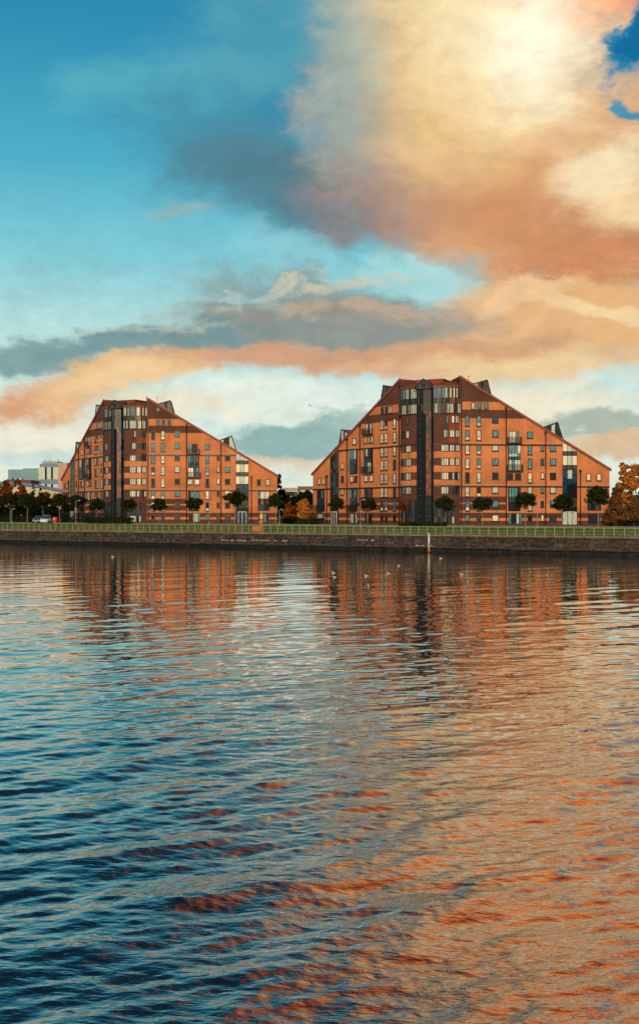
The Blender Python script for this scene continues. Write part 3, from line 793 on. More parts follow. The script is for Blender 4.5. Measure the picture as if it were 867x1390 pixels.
LT = [(8, 82, 12.2, 9, 'rust', 'wide rust coloured tree at the left edge'), (24, 78, 12.6, 8.5, 'rust', 'largest rust coloured tree behind the dark row at far left'), (-12, 80, 11.5, 9, 'rust', 'rust tree cut by the left edge'),
      (38, 84, 9.6, 7, 'orange', 'orange tree between the rust tree and the conifers'), (62, 88, 9.0, 7, 'brown', 'brown tree right of the conifers'), (76, 86, 9.4, 6.6, 'orange', 'red orange tree against the left end of the smaller block')]
for i, a in enumerate(LT): bigtree('autumn_tree', *a, 50+i, 9000, .24, .2)
bigtree('conifer', 45, 80, 11.4, 4.0, 'dark', 'left one of two small dark conifers', 61, 6000, .2, .12, conical=True)
bigtree('conifer', 55, 80, 11.0, 3.8, 'dark', 'right one of two small dark conifers', 62, 6000, .2, .12, conical=True)
for i, px in enumerate((3, 27, 48, 70, 92)):
    bigtree('dark_tree', px, 62, 5.4, 8.5, 'dark', ['low dark tree under the rust trees at the left edge', 'low dark tree under the largest rust tree', 'low dark tree beneath the two conifers', 'low dark tree beneath the red orange tree', 'low dark tree at the left foot of the smaller block'][i], 80+i, 7000, .22, .08)
# clipped hedges
def hedge(px0, px1, v, h, label, seed):
    a, b = spot(px0, v), spot(px1, v); L = (b-a).length; o = empty('hedge', (a+b)/2, -QA); tag(o, label, 'hedge')
    g = np.random.default_rng(seed); m = int(L*420)
    P = np.stack([g.uniform(-L/2, L/2, m), g.uniform(-.6, .6, m), h*g.random(m)**.6], 1)
    face = g.random(m) < .55; P[face, 1] = -.6+g.normal(0, .05, face.sum())
    P[:, 2] += .08*np.sin(P[:, 0]*1.7)
    aa = g.normal(size=(m, 3)); aa /= np.linalg.norm(aa, axis=1)[:, None]; bb = np.cross(aa, g.normal(size=(m, 3))); bb /= np.linalg.norm(bb, axis=1)[:, None]
    V = np.stack([P-aa*.11, P+bb*.08, P+aa*.11, P-bb*.08], 1).reshape(-1, 3)
    me = bpy.data.meshes.new('foliage'); me.from_pydata(V.tolist(), [], [(4*i, 4*i+1, 4*i+2, 4*i+3) for i in range(m)]); me.materials.append(LF['green'])
    inst('foliage', me, o)
    bm = bmesh.new()
    for i in range(int(L/.8)): tube(bm, (-L/2+.4+i*.8, 0, -.05), (-L/2+.5+i*.8, .05, h*.8), .04, .015, n=5)
    link('stem', bm, BARK, o)
hedge(113, 181, 31, 1.5, 'clipped green hedge in front of the shaft of the smaller block', 5)
hedge(543, 607, 30.5, .75, 'low dark clipped hedge in front of the tower of the larger block', 6)
hedge(422, 440, 46, 1.3, 'short dark hedge at the left end of the larger block', 7)
hedge(385, 421, 44, 1.2, 'dark hedge under the autumn trees in the gap', 8)
hedge(826, 900, 46, 1.6, 'dark hedge under the autumn trees at the right edge', 9)
hedge(-40, 46, 46, 1.7, 'dark hedge behind the row of trees at the left edge', 10)

# black estate railings in front of the smaller block
def estate():
    a, b = spot(84, 41), spot(168, 41); L = (b-a).length; o = empty('estate_railing', (a+b)/2, -QA); tag(o, 'tall black vertical bar railing in front of the left wing of the smaller block', 'railing')
    n = int(L/.16); bm = bmesh.new()
    for i in range(n): x = -L/2+L*i/n; box(bm, x-.015, x+.015, -.015, .015, .1, 2.5)
    for z in (.25, 2.3): box(bm, -L/2, L/2, -.022, .022, z, z+.05)
    link('bars', bm, M['iron'], o)
    for i in range(int(L/2.4)+1):
        bm = bmesh.new(); x = -L/2+2.4*i; box(bm, x-.07, x+.07, -.07, .07, -.05, 2.75); tube(bm, (x, 0, 2.75), (x, 0, 2.95), .09, .01, n=6); link('post', bm, M['iron'], o)
estate()

# ------------------------------------------------------------------ parked cars and red box
def car(px, v, paint, label, h=1.6, w=1.8, L=4.3, rot=0):
    p = spot(px, v); o = empty('parked_car', p, rot); tag(o, label, 'car', 'cars parked under the trees at the left')
    def loft(secs, mi=0, bm=None):
        bm = bm or bmesh.new(); rings = []
        for (y, z0, z1, hw0, hw1) in secs:
            rings.append([bm.verts.new(q) for q in ((-hw0, y, z0), (-hw0*1.02, y, (z0+z1)/2), (-hw1, y, z1), (hw1, y, z1), (hw0*1.02, y, (z0+z1)/2), (hw0, y, z0))])
        for a, b in zip(rings, rings[1:]):
            for i in range(6): bm.faces.new((a[i], a[(i+1)%6], b[(i+1)%6], b[i])).material_index = mi
        bm.faces.new(rings[0][::-1]); bm.faces.new(rings[-1]); bmesh.ops.recalc_face_normals(bm, faces=bm.faces[:]); return bm
    hw = w/2; bl = h*.58
    bm = loft([(-L/2, .35, bl*.72, hw*.86, hw*.80), (-L/2+.15, .25, bl*.86, hw*.96, hw*.88), (-L/2+1.1, .22, bl, hw, hw*.93), (L/2-.8, .22, bl, hw, hw*.93), (L/2-.1, .25, bl*.95, hw*.95, hw*.87), (L/2, .35, bl*.8, hw*.88, hw*.8)])
    bmesh.ops.bevel(bm, geom=bm.edges[:], offset=.04, segments=2, affect='EDGES')
    link('body', bm, paint, o, True)
    bm = loft([(-L/2+1.0, bl-.02, bl+.02, hw*.90, hw*.88), (-L/2+1.6, bl-.02, h-.06, hw*.90, hw*.70), (L/2-1.2, bl-.02, h-.04, hw*.90, hw*.70), (L/2-.35, bl-.02, bl+.02, hw*.90, hw*.86)])
    link('glasshouse', bm, M['g_blue'], o)
    bm = bmesh.new(); box(bm, -hw*.70, hw*.70, -L/2+1.62, L/2-1.2, h-.05, h)
    bmesh.ops.bevel(bm, geom=bm.edges[:], offset=.02, segments=1, affect='EDGES'); link('roof', bm, paint, o)
    for sx in (-1, 1):
        for y in (-L/2+.8, L/2-.8):
            bm = bmesh.new(); tube(bm, (sx*(hw-.2), y, .31), (sx*(hw+.01), y, .31), .31, n=18); wl = link('wheel', bm, simple('tyre', (.02, .02, .02), .9), o)
            bm = bmesh.new(); tube(bm, (sx*(hw+.012), y, .31), (sx*(hw+.02), y, .31), .18, n=14); link('rim', bm, GREY, wl)
        bm = bmesh.new(); box(bm, sx*hw*.62-.16, sx*hw*.62+.16, -L/2-.015, -L/2+.1, bl*.58, bl*.74); link('headlight', bm, M['g_cream'], o)
        bm = bmesh.new(); box(bm, sx*(hw+.08)-.09, sx*(hw+.08)+.09, -L/2+1.25, -L/2+1.4, bl+.02, bl+.18); link('mirror', bm, paint, o)
    bm = bmesh.new(); box(bm, -.28, .28, -L/2-.02, -L/2+.05, bl*.38, bl*.5); link('number_plate', bm, M['white'], o)
    return o
car(63.5, 36.5, simple('silver_paint', (.60, .66, .64), .25, .05), 'white parked car, right one of the two under the trees', 1.9, 1.95, 4.4, R(-6))
car(52.5, 38.5, simple('teal_paint', (.05, .13, .15), .3, .1), 'dark teal parked car, left of the white car', 1.8, 1.9, 4.3, R(-3))
def redbox():
    p = spot(75, 31); o = empty('red_cabinet', p, -QA); tag(o, 'red roadside cabinet with a pale notice right of the parked cars', 'cabinet')
    rm = simple('red_paint', (.45, .06, .03), .5, .15); bm = bmesh.new(); box(bm, -.45, .45, -.3, .3, 0, 1.45); box(bm, -.5, .5, -.35, .35, 1.45, 1.55)
    bmesh.ops.bevel(bm, geom=bm.edges[:], offset=.02, segments=1, affect='EDGES'); link('cabinet', bm, rm, o)
    bm = bmesh.new(); box(bm, -.22, .22, -.325, -.304, .9, 1.25); link('notice', bm, M['white'], o)
    bm = bmesh.new(); box(bm, -.41, .41, -.32, -.303, .1, .82); link('door', bm, rm, o)
redbox()

# ------------------------------------------------------------------ far buildings at the left and in the gap
def far_block(name, px0, px1, v, ytop, depth, mat, label, cat='building', win=None, seed=1, trim=None, rz=0):
    c = spot((px0+px1)/2, v); pm = F/c.y; w = (px1-px0)/pm; h = EYE+(695-ytop)/pm-GZ
    o = empty(name, (c.x, c.y, GZ), rz); tag(o, label, cat)
    bm = bmesh.new(); box(bm, -w/2, w/2, 0, depth, -.3, h); link('wall', bm, mat, o)
    bm = bmesh.new(); t_ = .4
    for q in ((-w/2-.1, w/2+.1, -.15, t_), (-w/2-.1, w/2+.1, depth-t_, depth+.1), (-w/2-.1, -w/2+t_, t_, depth-t_), (w/2-t_, w/2+.1, t_, depth-t_)): box(bm, *q, h+.003, h+.7)
    link('parapet', bm, trim or mat, o)
    if win:
        nc, nr, ww, wh, pool = win; rs = random.Random(seed)
        for i in range(nc):
            for j in range(nr):
                x = -w/2+w*(i+.5)/nc; z = h*(j+.5)/nr
                bm = bmesh.new(); box(bm, x-ww/2, x+ww/2, -.1, .02, z-wh/2, z+wh/2); f = link('window', bm, M['white'], o)
                bm = bmesh.new(); box(bm, x-ww/2+.2, x+ww/2-.2, -.13, -.102, z-wh/2+.2, z+wh/2-.2); link('pane', bm, M[rs.choice(pool)], f)
    return o, w, h
TEALP = simple('pale_teal_cladding', (.12, .27, .33), .5, .12, .1); GREYP = simple('grey_cladding', (.10, .19, .25), .5, .15, .1); PINK = simple('pink_render', (.50, .30, .24), .8, .1, .1)  # teal and grey cladding made bluer, distance haze put into the colour
far_block('far_block', 11, 37, 420, 638.5, 40, TEALP, 'pale teal flat-roofed block, leftmost of the distant hospital blocks', win=(4, 2, 5, 5, ('g_teal', 'g_pale')))
far_block('far_block', 31, 57, 418, 637, 40, simple('mint_cladding', (.14, .29, .33), .5, .1, .1), 'mint green blank block in the middle of the distant hospital blocks', seed=3)  # mint cladding also carries the bluish haze in its colour
o, w, h = far_block('far_block', 54, 79, 412, 630.8, 40, GREYP, 'tall grey block with a large pale glass stair window and roof aerials', win=(3, 3, 6, 8.5, ('g_pale', 'g_pale', 'g_teal')), seed=4)
bm = bmesh.new()
for x in (-4, -1, 3, 5): tube(bm, (x, 6, h), (x, 6, h+rng.uniform(2.5, 4.5)), .3, n=6)
link('aerial', bm, GREY, o)
bm = bmesh.new(); box(bm, -w*.42, w*.42, 3, 20, h+.5, h+2.6); link('plant_room', bm, simple('plant_cladding', (.25, .34, .33), .6), o)
far_block('far_block', 79, 91, 408, 629.5, 40, PINK, 'plain pinkish block beside the left end of the smaller apartment block')
far_block('low_brown_building', 8, 42, 330, 653, 20, simple('red_brown_cladding', (.16, .05, .04), .8, .15, .2), 'low red brown flat building in front of the distant teal blocks')
def arena():
    o = empty('arena', (spot(40, 200).x, spot(40, 200).y, GZ)); tag(o, 'low cream hall with a long curved blue roof edge behind the autumn trees', 'hall')
    c = o.location; pm = F/c.y
    n = 40; xs = []; hs = []
    for i in range(n+1):
        px = -60+180*i/n; xs.append((px-433.5)/F*c.y-c.x)
        y = 656.2+11.2*max(0, (px-5)/82)**1.7 if px > 5 else 656.2+.0008*(px-5)**2
        hs.append(EYE+(695-y)/pm-GZ)
    bm = bmesh.new(); A = [bm.verts.new((x, 0, -.3)) for x in xs]; B = [bm.verts.new((x, 0, h_)) for x, h_ in zip(xs, hs)]; C_ = [bm.verts.new((x, 40, h_*.9)) for x, h_ in zip(xs, hs)]; D_ = [bm.verts.new((x, 40, -.3)) for x in xs]
    for i in range(n):
        bm.faces.new((A[i], A[i+1], B[i+1], B[i])); bm.faces.new((B[i], B[i+1], C_[i+1], C_[i])); bm.faces.new((C_[i], C_[i+1], D_[i+1], D_[i]))
    bm.faces.new((A[0], B[0], C_[0], D_[0])); bm.faces.new((A[n], D_[n], C_[n], B[n])); link('wall', bm, simple('cream_render', (.52, .46, .32), .8, .12, .15), o)
    bm = bmesh.new()
    for i in range(n):
        vs = []
        for k in (i, i+1):
            for y in (-1.2, -.02):
                for dz in (-.35, .85): vs.append(bm.verts.new((xs[k], y, hs[k]+dz)))
        for q in ((0,4,5,1),(2,3,7,6),(1,5,7,3),(0,2,6,4)): bm.faces.new([vs[t_] for t_ in q])
    bmesh.ops.recalc_face_normals(bm, faces=bm.faces[:]); link('roof_edge', bm, simple('blue_fascia', (.02, .09, .24), .4, .1), o)
arena()
far_block('far_building', 384, 404, 300, 664, 20, simple('beige_render', (.42, .34, .27), .8, .1, .2), 'low pale building seen through the gap between the blocks', win=(4, 3, 2.2, 2.4, ('g_dark', 'g_brown')), seed=9)
far_block('far_building', 404, 430, 320, 662, 22, simple('brown_render', (.20, .11, .08), .8, .15, .2), 'brownish distant building behind the left end of the larger block', win=(5, 3, 2.2, 2.4, ('g_dark', 'g_pale')), seed=10)
# far woodland that closes the horizon
def wood():
    g = np.random.default_rng(5); P = []
    for i in range(420):
        s = -1300+2600*g.random(); v = g.uniform(430, 700)
        if -560 < 0: pass
        c = quay(s, v, GZ); r = g.uniform(4, 8)
        m = 260; q = g.normal(size=(m, 3)); q /= np.linalg.norm(q, axis=1)[:, None]; q *= g.random((m, 1))**.3
        P.append(np.array(c)+q*r*np.array([1.3, 1.3, .8])+np.array([0, 0, r*.8]))
    P = np.concatenate(P); m = len(P); aa = g.normal(size=(m, 3)); aa /= np.linalg.norm(aa, axis=1)[:, None]; bb = np.cross(aa, g.normal(size=(m, 3))); bb /= np.linalg.norm(bb, axis=1)[:, None]
    V = np.stack([P-aa*.9, P+bb*.8, P+aa*.9, P-bb*.8], 1).reshape(-1, 3)
    me = bpy.data.meshes.new('woodland'); me.vertices.add(4*m); me.vertices.foreach_set('co', V.ravel()); me.loops.add(4*m); me.loops.foreach_set('vertex_index', np.arange(4*m)); me.polygons.add(m)
    me.polygons.foreach_set('loop_start', np.arange(0, 4*m, 4)); me.polygons.foreach_set('loop_total', np.full(m, 4)); me.update(); me.materials.append(LF['olive'])
    o = bpy.data.objects.new('woodland', me); COL.objects.link(o); tag(o, 'distant line of woodland along the horizon', 'woodland', kind='stuff')
wood()

# ------------------------------------------------------------------ gulls
GW = simple('white_feather', (.55, .56, .55), .8, .05); GG = simple('grey_feather', (.32, .33, .34), .8, .1)
def gull_mesh(flying=False):
    bm = bmesh.new()
    secs = [(-.26, .0, .015), (-.2, .01, .045), (-.08, .02, .085), (.06, .03, .09), (.15, .07, .06), (.19, .12, .045), (.23, .15, .05), (.27, .15, .035), (.29, .145, .012), (.345, .135, .004)]
    prev = None
    for y, z, r in secs:
        ring = [bm.verts.new((r*math.cos(2*math.pi*i/10), y, z+.03+r*.85*math.sin(2*math.pi*i/10))) for i in range(10)]
        if prev:
            for i in range(10):
                f = bm.faces.new((prev[i], prev[(i+1)%10], ring[(i+1)%10], ring[i])); f.smooth = True
        else: bm.faces.new(ring[::-1])
        prev = ring
    bm.faces.new(prev); bmesh.ops.recalc_face_normals(bm, faces=bm.faces[:])
    me = bpy.data.meshes.new('body'); bm.to_mesh(me); bm.free(); me.materials.append(GW)
    bm = bmesh.new()
    for s in (-1, 1):
        if flying: pr = [((.05, .1), (.05, -.08), .05), ((.3, .16), (.32, -.04), .17), ((.62, .05), (.6, -.06), .12), ((.75, -.05), (.74, -.07), .07)]
        else: pr = [((.07, .12), (.085, .06), .06), ((.10, .02), (.075, -.1), .075), ((.04, -.2), (.03, -.26), .05), ((.01, -.34), (.005, -.33), .05)]
        L = [(bm.verts.new((s*a[0], a[1], z)), bm.verts.new((s*b[0], b[1], z+.01))) for a, b, z in pr]
        for p, q in zip(L, L[1:]): bm.faces.new((p[0], q[0], q[1], p[1]))
    bmesh.ops.solidify(bm, geom=bm.faces[:], thickness=.012)
    mw = bpy.data.meshes.new('wings'); bm.to_mesh(mw); bm.free(); mw.materials.append(GG)
    return me, mw
gb, gw = gull_mesh(); fb, fw = gull_mesh(True)
def gull(px, py, label, rz):
    Y = EYE*F/(py-695); X = (px-433.5)/F*Y
    o = empty('gull', (X, Y, .0), rz); o.scale = (.8,)*3; inst('body', gb, o); inst('wings', gw, o); tag(o, label, 'gull', 'gulls floating on the river')
for a in ((452, 777.5, 'upper one of two white gulls floating close together', 1.2), (454, 784, 'lower one of two white gulls floating close together', 2), (500, 795, 'white gull floating nearest the camera in the group', .3),
          (497, 782, 'white gull floating above the nearest one', 1.7), (527, 779, 'white gull floating left of the post reflection', 1.9), (626, 780, 'white gull floating right of the post', 1.3), (541, 768, 'white gull floating below the quay left of the post', 2.2),
          (153, 756, 'lone white gull floating at far left near the quay', 1.5), (598, 758, 'white gull floating just right of the foot of the post', 1.1)): gull(*a)
o = empty('gull', (-2.1, 252, 30.2), 1.3); o.rotation_euler = (.1, .25, 1.0); o.scale = (1.3,)*3; inst('body', fb, o); inst('wings', fw, o); tag(o, 'single gull flying in the pale sky left of the larger block', 'gull')

# ------------------------------------------------------------------ water
def water():
    ys = [4.0]
    while ys[-1] < 175:
        d = ys[-1]; ys.append(d+max(.03, d*d/(EYE*1105)*(.46 if d < 120 else .8)))
    ys = [-1500, -300, -60, -10, 0]+ys+[200, 230, 300, 500, 1500, 4000]
    ys = np.array(ys)
    fr = np.linspace(-1, 1, 901); core = np.sign(fr)*(.55*np.abs(fr)+.45*np.abs(fr)**2.4)
    # columns follow straight rays over the visible wedge and beyond it, then run out to the sides
    nr = len(ys); half = np.clip(np.abs(ys)*.42+26.0, 6, 160)
    side = np.array([1.5, 3, 8, 30])
    cols = np.concatenate([-side[::-1], core, side]); nc = len(cols)
    X = cols[None, :]*half[:, None]
    X = np.where(np.abs(cols)[None, :] > 1, np.sign(cols)[None, :]*(half[:, None]+(np.abs(cols)[None, :]-1)*100), X)
    Y = np.repeat(ys[:, None], nc, 1)
    dy = np.gradient(ys); dx = half*.62*2/900
    spc = np.maximum(dy*.8, dx)[:, None]
    Z = np.zeros_like(X); g = np.random.default_rng(77)
    def comp(n, l0, l1, ang, spread, slope):
        nonlocal Z
        for i in range(n):
            lam = math.exp(g.uniform(math.log(l0), math.log(l1))); a = ang+g.normal(0, spread); k = 2*math.pi/lam
            amp = slope/k*math.sqrt(2/n); ph = g.uniform(0, 6.28)
            fade = np.clip((lam/spc-2.4)/2.4, 0, 1)
            arg = k*(X*math.cos(a)+Y*math.sin(a))+ph
            Z += fade*amp*(np.sin(arg)-.20*np.cos(2*arg))
    A = R(118)                                    # travel direction: crests run up to the right
    comp(14, 4.0, 9.0, A, .22, .016)
    comp(40, 1.2, 3.4, A, .36, .052)
    comp(60, .42, 1.25, A, .48, .080)
    comp(50, .17, .42, R(75), .60, .060)
    Z *= np.interp(Y, [0, 22, 40, 200], [1.0, 1.0, .52, .50])      # the far side lies in the lee of the quay
    inside = (np.abs(cols)[None, :] <= 1)&(Y > 3.9)&(Y < 176)
    Z = np.where(inside, Z*np.clip((1-np.abs(cols))*20, 0, 1)[None, :], 0)
    V = np.stack([X, Y, Z], -1).reshape(-1, 3)
    idx = np.arange(nr*nc).reshape(nr, nc)
    Fq = np.stack([idx[:-1, :-1], idx[:-1, 1:], idx[1:, 1:], idx[1:, :-1]], -1).reshape(-1, 4); m = len(Fq)
    me = bpy.data.meshes.new('river'); me.vertices.add(len(V)); me.vertices.foreach_set('co', V.ravel()); me.loops.add(4*m); me.loops.foreach_set('vertex_index', Fq.ravel())
    me.polygons.add(m); me.polygons.foreach_set('loop_start', np.arange(0, 4*m, 4)); me.polygons.foreach_set('loop_total', np.full(m, 4)); me.polygons.foreach_set('use_smooth', np.ones(m, bool)); me.update()
    mt, t = newmat('river_water'); co = t.n('ShaderNodeTexCoord').outputs['Object']
    sep = t.n('ShaderNodeSeparateXYZ'); t.l(co, sep.inputs[0]); yy = sep.outputs[1]
    rot = R(28)
    def layer(scale, st, det, ang, dist=.4, rough=.5):
        return t.noise(t.mapping(co, rot=(0, 0, -ang), scale=(st, 1, 1)), scale, det, rough, dist)
    mid = layer(.62, .30, 3, rot)                 # metre waves, for the far water only
    small = layer(2.6, .45, 2, R(35), .6)
    rip = layer(9.0, .42, 2, R(-32), .5)
    cap = layer(24.0, .35, 1, R(24), .3)
    patch = t.mr(t.noise(co, .10, 3, .6), .35, .65, .55, 1.25)
    far = t.mr(yy, 75, 130, 0, 1)
    far = t.m('MAXIMUM', far, t.mr(t.m('SUBTRACT', t.m('ABSOLUTE', sep.outputs[0]), t.m('MULTIPLY', yy, .42)), 19, 26))
    far = t.m('MAXIMUM', far, t.mr(yy, 8, 3))
    near = t.mr(yy, 36, 14, .0, 1)
    H = t.m('MULTIPLY', t.m('MULTIPLY', mid, far), t.mr(yy, 90, 150, .075, .040))
    H = t.m('ADD', H, t.m('MULTIPLY', t.m('MULTIPLY', small, t.mr(yy, 10, 34, .028, .0035)), patch))
    H = t.m('ADD', H, t.m('MULTIPLY', t.m('MULTIPLY', rip, .0165), t.m('MULTIPLY', near, patch)))
    H = t.m('ADD', H, t.m('MULTIPLY', t.m('MULTIPLY', cap, .0036), t.m('MULTIPLY', near, patch)))
    bp = t.n('ShaderNodeBump'); bp.inputs['Strength'].default_value = 1; bp.inputs['Distance'].default_value = 1.0; t.l(H, bp.inputs['Height'])
    gl = t.n('ShaderNodeBsdfGlossy'); gl.inputs['Roughness'].default_value = .03; gl.inputs['Color'].default_value = (1, .95, .89, 1); t.l(bp.outputs[0], gl.inputs['Normal'])
    body = t.n('ShaderNodeBsdfDiffuse'); body.inputs[0].default_value = (.004, .012, .016, 1); t.l(bp.outputs[0], body.inputs['Normal'])
    fz = t.n('ShaderNodeLayerWeight'); fz.inputs['Blend'].default_value = .5; t.l(bp.outputs[0], fz.inputs['Normal'])
    refl = t.m('ADD', .15, t.m('MULTIPLY', .85, t.m('POWER', fz.outputs['Facing'], 2.6)), clamp=True)
    mx = t.n('ShaderNodeMixShader'); t.l(refl, mx.inputs[0]); t.l(body.outputs[0], mx.inputs[1]); t.l(gl.outputs[0], mx.inputs[2])
    out = t.n('ShaderNodeOutputMaterial'); t.l(mx.outputs[0], out.inputs[0])
    me.materials.append(mt); o = bpy.data.objects.new('river', me); COL.objects.link(o); tag(o, 'rippled river reflecting the sunset clouds and both blocks', 'water', kind='structure')
water()

# ------------------------------------------------------------------ sky and light
SUN_AZ, SUN_EL = R(180+8), R(16)           # low behind the camera
def world():
    w = bpy.data.worlds.new('World'); sc.world = w; w.use_nodes = True; t = NT(w.node_tree)
    d = t.n('ShaderNodeTexCoord').outputs['Generated']
    sep = t.n('ShaderNodeSeparateXYZ'); t.l(d, sep.inputs[0]); x, y, z = sep.outputs
    az = t.m('ARCTAN2', x, y); el = t.m('ARCSINE', z)
    p0 = t.n('ShaderNodeCombineXYZ'); t.l(az, p0.inputs[0]); t.l(el, p0.inputs[1]); p0 = p0.outputs[0]
    # cloud warp: big soft and fine billowy
    w1 = t.noise(t.mapping(p0, scale=(1, 1.6, 1)), 5.5, 5, .55, .2, out=1); w2 = t.noise(t.mapping(p0, loc=(3, 1, 0), scale=(1, 1.7, 1)), 22, 5, .6, .3, out=1)
    def off(c, amp):
        q = t.v('SUBTRACT', c, (.5, .5, .5)); s = t.n('ShaderNodeVectorMath', operation='SCALE'); t.put(s.inputs[0], q); s.inputs['Scale'].default_value = amp; return s.outputs[0]
    pw = t.v('ADD', t.v('ADD', p0, off(w1, .085)), off(w2, .030))
    ps = t.v('ADD', p0, off(w1, .10))
    fb = t.noise(t.mapping(p0, loc=(1.3, 4, 0), scale=(1, 2.0, 1)), 13, 9, .70, .3)
    fb2 = t.noise(t.mapping(p0, loc=(8, 2, 0), rot=(0, 0, -.25), scale=(1, 3.2, 1)), 9, 7, .6, .3)
    fine = t.noise(t.mapping(p0, loc=(5, 5, 0), scale=(1, 1.4, 1)), 34, 8, .68, .5)
    # clear sky
    grad = t.ramp(t.m('DIVIDE', el, 1.5), [(0, lin('#E9EFDF')), (.045, lin('#DDEDE2')), (.10, lin('#BFE4DE')), (.15, lin('#7FCFDA')), (.20, lin('#48B3CC')), (.27, lin('#1F91B7')), (.31, lin('#1480AC')), (.37, lin('#083E5E')), (.6, lin('#04263F')), (1, lin('#062F55'))])
    ns = t.n('ShaderNodeTexSky', sky_type='NISHITA', sun_disc=False); ns.sun_elevation = SUN_EL; ns.sun_rotation = SUN_AZ; 
    nish = t.n('ShaderNodeVectorMath', operation='SCALE'); t.l(ns.outputs[0], nish.inputs[0]); nish.inputs['Scale'].default_value = .09
    col = t.mix(.12, grad, nish.outputs[0])
    def pos(px, py): 
        U = (px-433.5)/F; W = (695-py)/F; a = math.atan(U); return (a, math.atan(W*math.cos(a)), 0)
    def blob(c, px, py, rx, ry, rot=0, color='#FFFFFF', op=1, soft=.55, nz=.5, n=None, vec=None, gain=1.0):
        """rx, ry in picture pixels"""
        m = t.mapping(vec or pw, loc=pos(px, py), rot=(0, 0, R(rot)), scale=(rx/F, ry/F, 1), t='TEXTURE')
        L = t.v('LENGTH', t.v('MULTIPLY', m, (1, 1, 0)))
        f = t.m('ADD', t.m('SUBTRACT', 1.22, L), t.m('MULTIPLY', t.m('SUBTRACT', n or fb, .5), nz*2))
        k = t.mr(f, 0, soft, 0, op)
        return t.mix(k, c, tuple(v*gain for v in lin(color)))
    # wisps over the blue at left
    col = blob(col, 240, 100, 170, 40, 8, '#5FB4C0', .75, .9, 1.0, fb2)
    col = blob(col, 390, 40, 150, 70, -20, '#4F9FB2', .8, .9, .8, fb2)
    # dark teal cloud left of the great cloud
    col = blob(col, 330, 110, 210, 85, 12, '#3F93AE', .75, 1.2, .7)
    col = blob(col, 300, 60, 120, 40, -10, '#5FAABA', .6, 1.2, 1.0, fb2)
    col = blob(col, 350, 215, 175, 100, -14, '#4F8699', .95, 1.1, .6)
    col = blob(col, 420, 265, 185, 78, -8, '#55808F', .95, .9, .6)
    col = blob(col, 250, 285, 50, 16, -14, '#93B4B4', .8, .9, .8, fb2)
    col = blob(col, 420, 130, 90, 40, 0, '#2A86AA', .7, 1.2, .5)
    # the great sunlit cloud; unseen orange cloud added above the frame colours the water
    col = blob(col, 860, -640, 520, 520, 0, '#C4622E', 1, 1.1, .6, gain=2.0)
    col = blob(col, 810, -230, 350, 285, 8, '#A5937C', 1, 1.0, .5)

    col = blob(col, 690, 205, 265, 190, -16, '#DFAA76', 1, .65, .60)
    col = blob(col, 600, 90, 160, 150, 0, '#EDC588', 1, .9, .35)
    col = blob(col, 485, 200, 95, 130, 0, '#9AA19A', .8, 1.2, .4)
    col = blob(col, 480, 60, 70, 100, 0, '#B9C2B0', .6, 1.2, .5)
    col = blob(col, 480, 290, 110, 50, -12, '#857F82', .7, .9, .6)
    col = blob(col, 720, 300, 230, 62, -6, '#CF9268', .95, 1.0, .55, fb2)
    col = blob(col, 830, 350, 170, 46, 8, '#CF8A5E', .95, .8, .5, fb2)
    col = blob(col, 590, 30, 90, 90, 0, '#F1DCAA', .8, 1.2, .3)
    col = blob(col, 715, 60, 160, 120, 0, '#FBEDC2', 1, 1.22, .3, gain=1.05)
    col = blob(col, 725, 45, 95, 80, 0, '#FFF8E0', .9, 1.22, .4, gain=1.1)
    col = blob(col, 452, 120, 62, 150, 6, '#8FA8A6', .65, 1.22, .8)
    col = blob(col, 520, 250, 110, 60, -20, '#A98F82', .55, 1.22, .7)
    col = blob(col, 880, -290, 345, 215, 3, '#DA7638', 1, 1.0, .5, gain=2.4)  # added cloud out of view, overbright so the near water turns copper
    col = blob(col, 820, -190, 170, 60, -12, '#EFA25C', .7, 1.0, .9, fb2, gain=2.3)  # brighter streak in the added cloud
    col = blob(col, 825, 215, 80, 50, 20, '#F7E4BB', .9, .9, .6)
    col = blob(col, 868, 270, 70, 34, 0, '#F5D9A8', .8, .9, .5)
    col = blob(col, 600, 205, 120, 40, -10, '#E4BF8C', .6, 1, .7, fb2)
    col = blob(col, 874, 40, 46, 34, 38, '#2C86AA', 1, .7, 1.3, fine)
    col = blob(col, 880, 36, 32, 24, 38, '#0F6B9A', .9, .6, .9, fine)
    col = blob(col, 870, 138, 34, 10, -28, '#3C93B2', .95, .7, 1.3, fine)
    # clear strip under it
    col = blob(col, 560, 385, 95, 36, -14, '#A9DCDD', .9, .5, .6)
    col = blob(col, 400, 345, 90, 24, -8, '#8FCDD6', .7, .9, .7)
    # the second band
    col = blob(col, 760, 440, 260, 75, 5, '#E6B47E', 1, .6, .8)
    col = blob(col, 640, 480, 200, 52, 0, '#E7B988', 1, .7, .6)
    col = blob(col, 420, 405, 190, 40, -5, '#88A3A3', .9, .7, .9)
    col = blob(col, 430, 440, 210, 42, 0, '#93958C', .95, .6, .7)
    col = blob(col, 215, 470, 160, 26, 10, '#6F979D', .95, .5, .8)
    col = blob(col, 30, 490, 110, 22, 0, '#7FA3A3', .9, .6, .7)
    col = blob(col, 180, 508, 150, 26, 10, '#E8BE8A', 1, .8, .9)
    col = blob(col, 420, 490, 190, 28, -2, '#D29E7A', .95, .8, .9)
    col = blob(col, 560, 510, 120, 22, -4, '#DDB08A', .9, .7, .6)
    col = blob(col, 50, 548, 140, 24, 4, '#DDA176', .95, .8, .9)
    col = blob(col, 160, 525, 110, 24, 12, '#F0CE9B', .85, .8, .6)
    col = blob(col, 700, 505, 180, 24, 0, '#F0D3A0', .8, .9, .8, fb2)
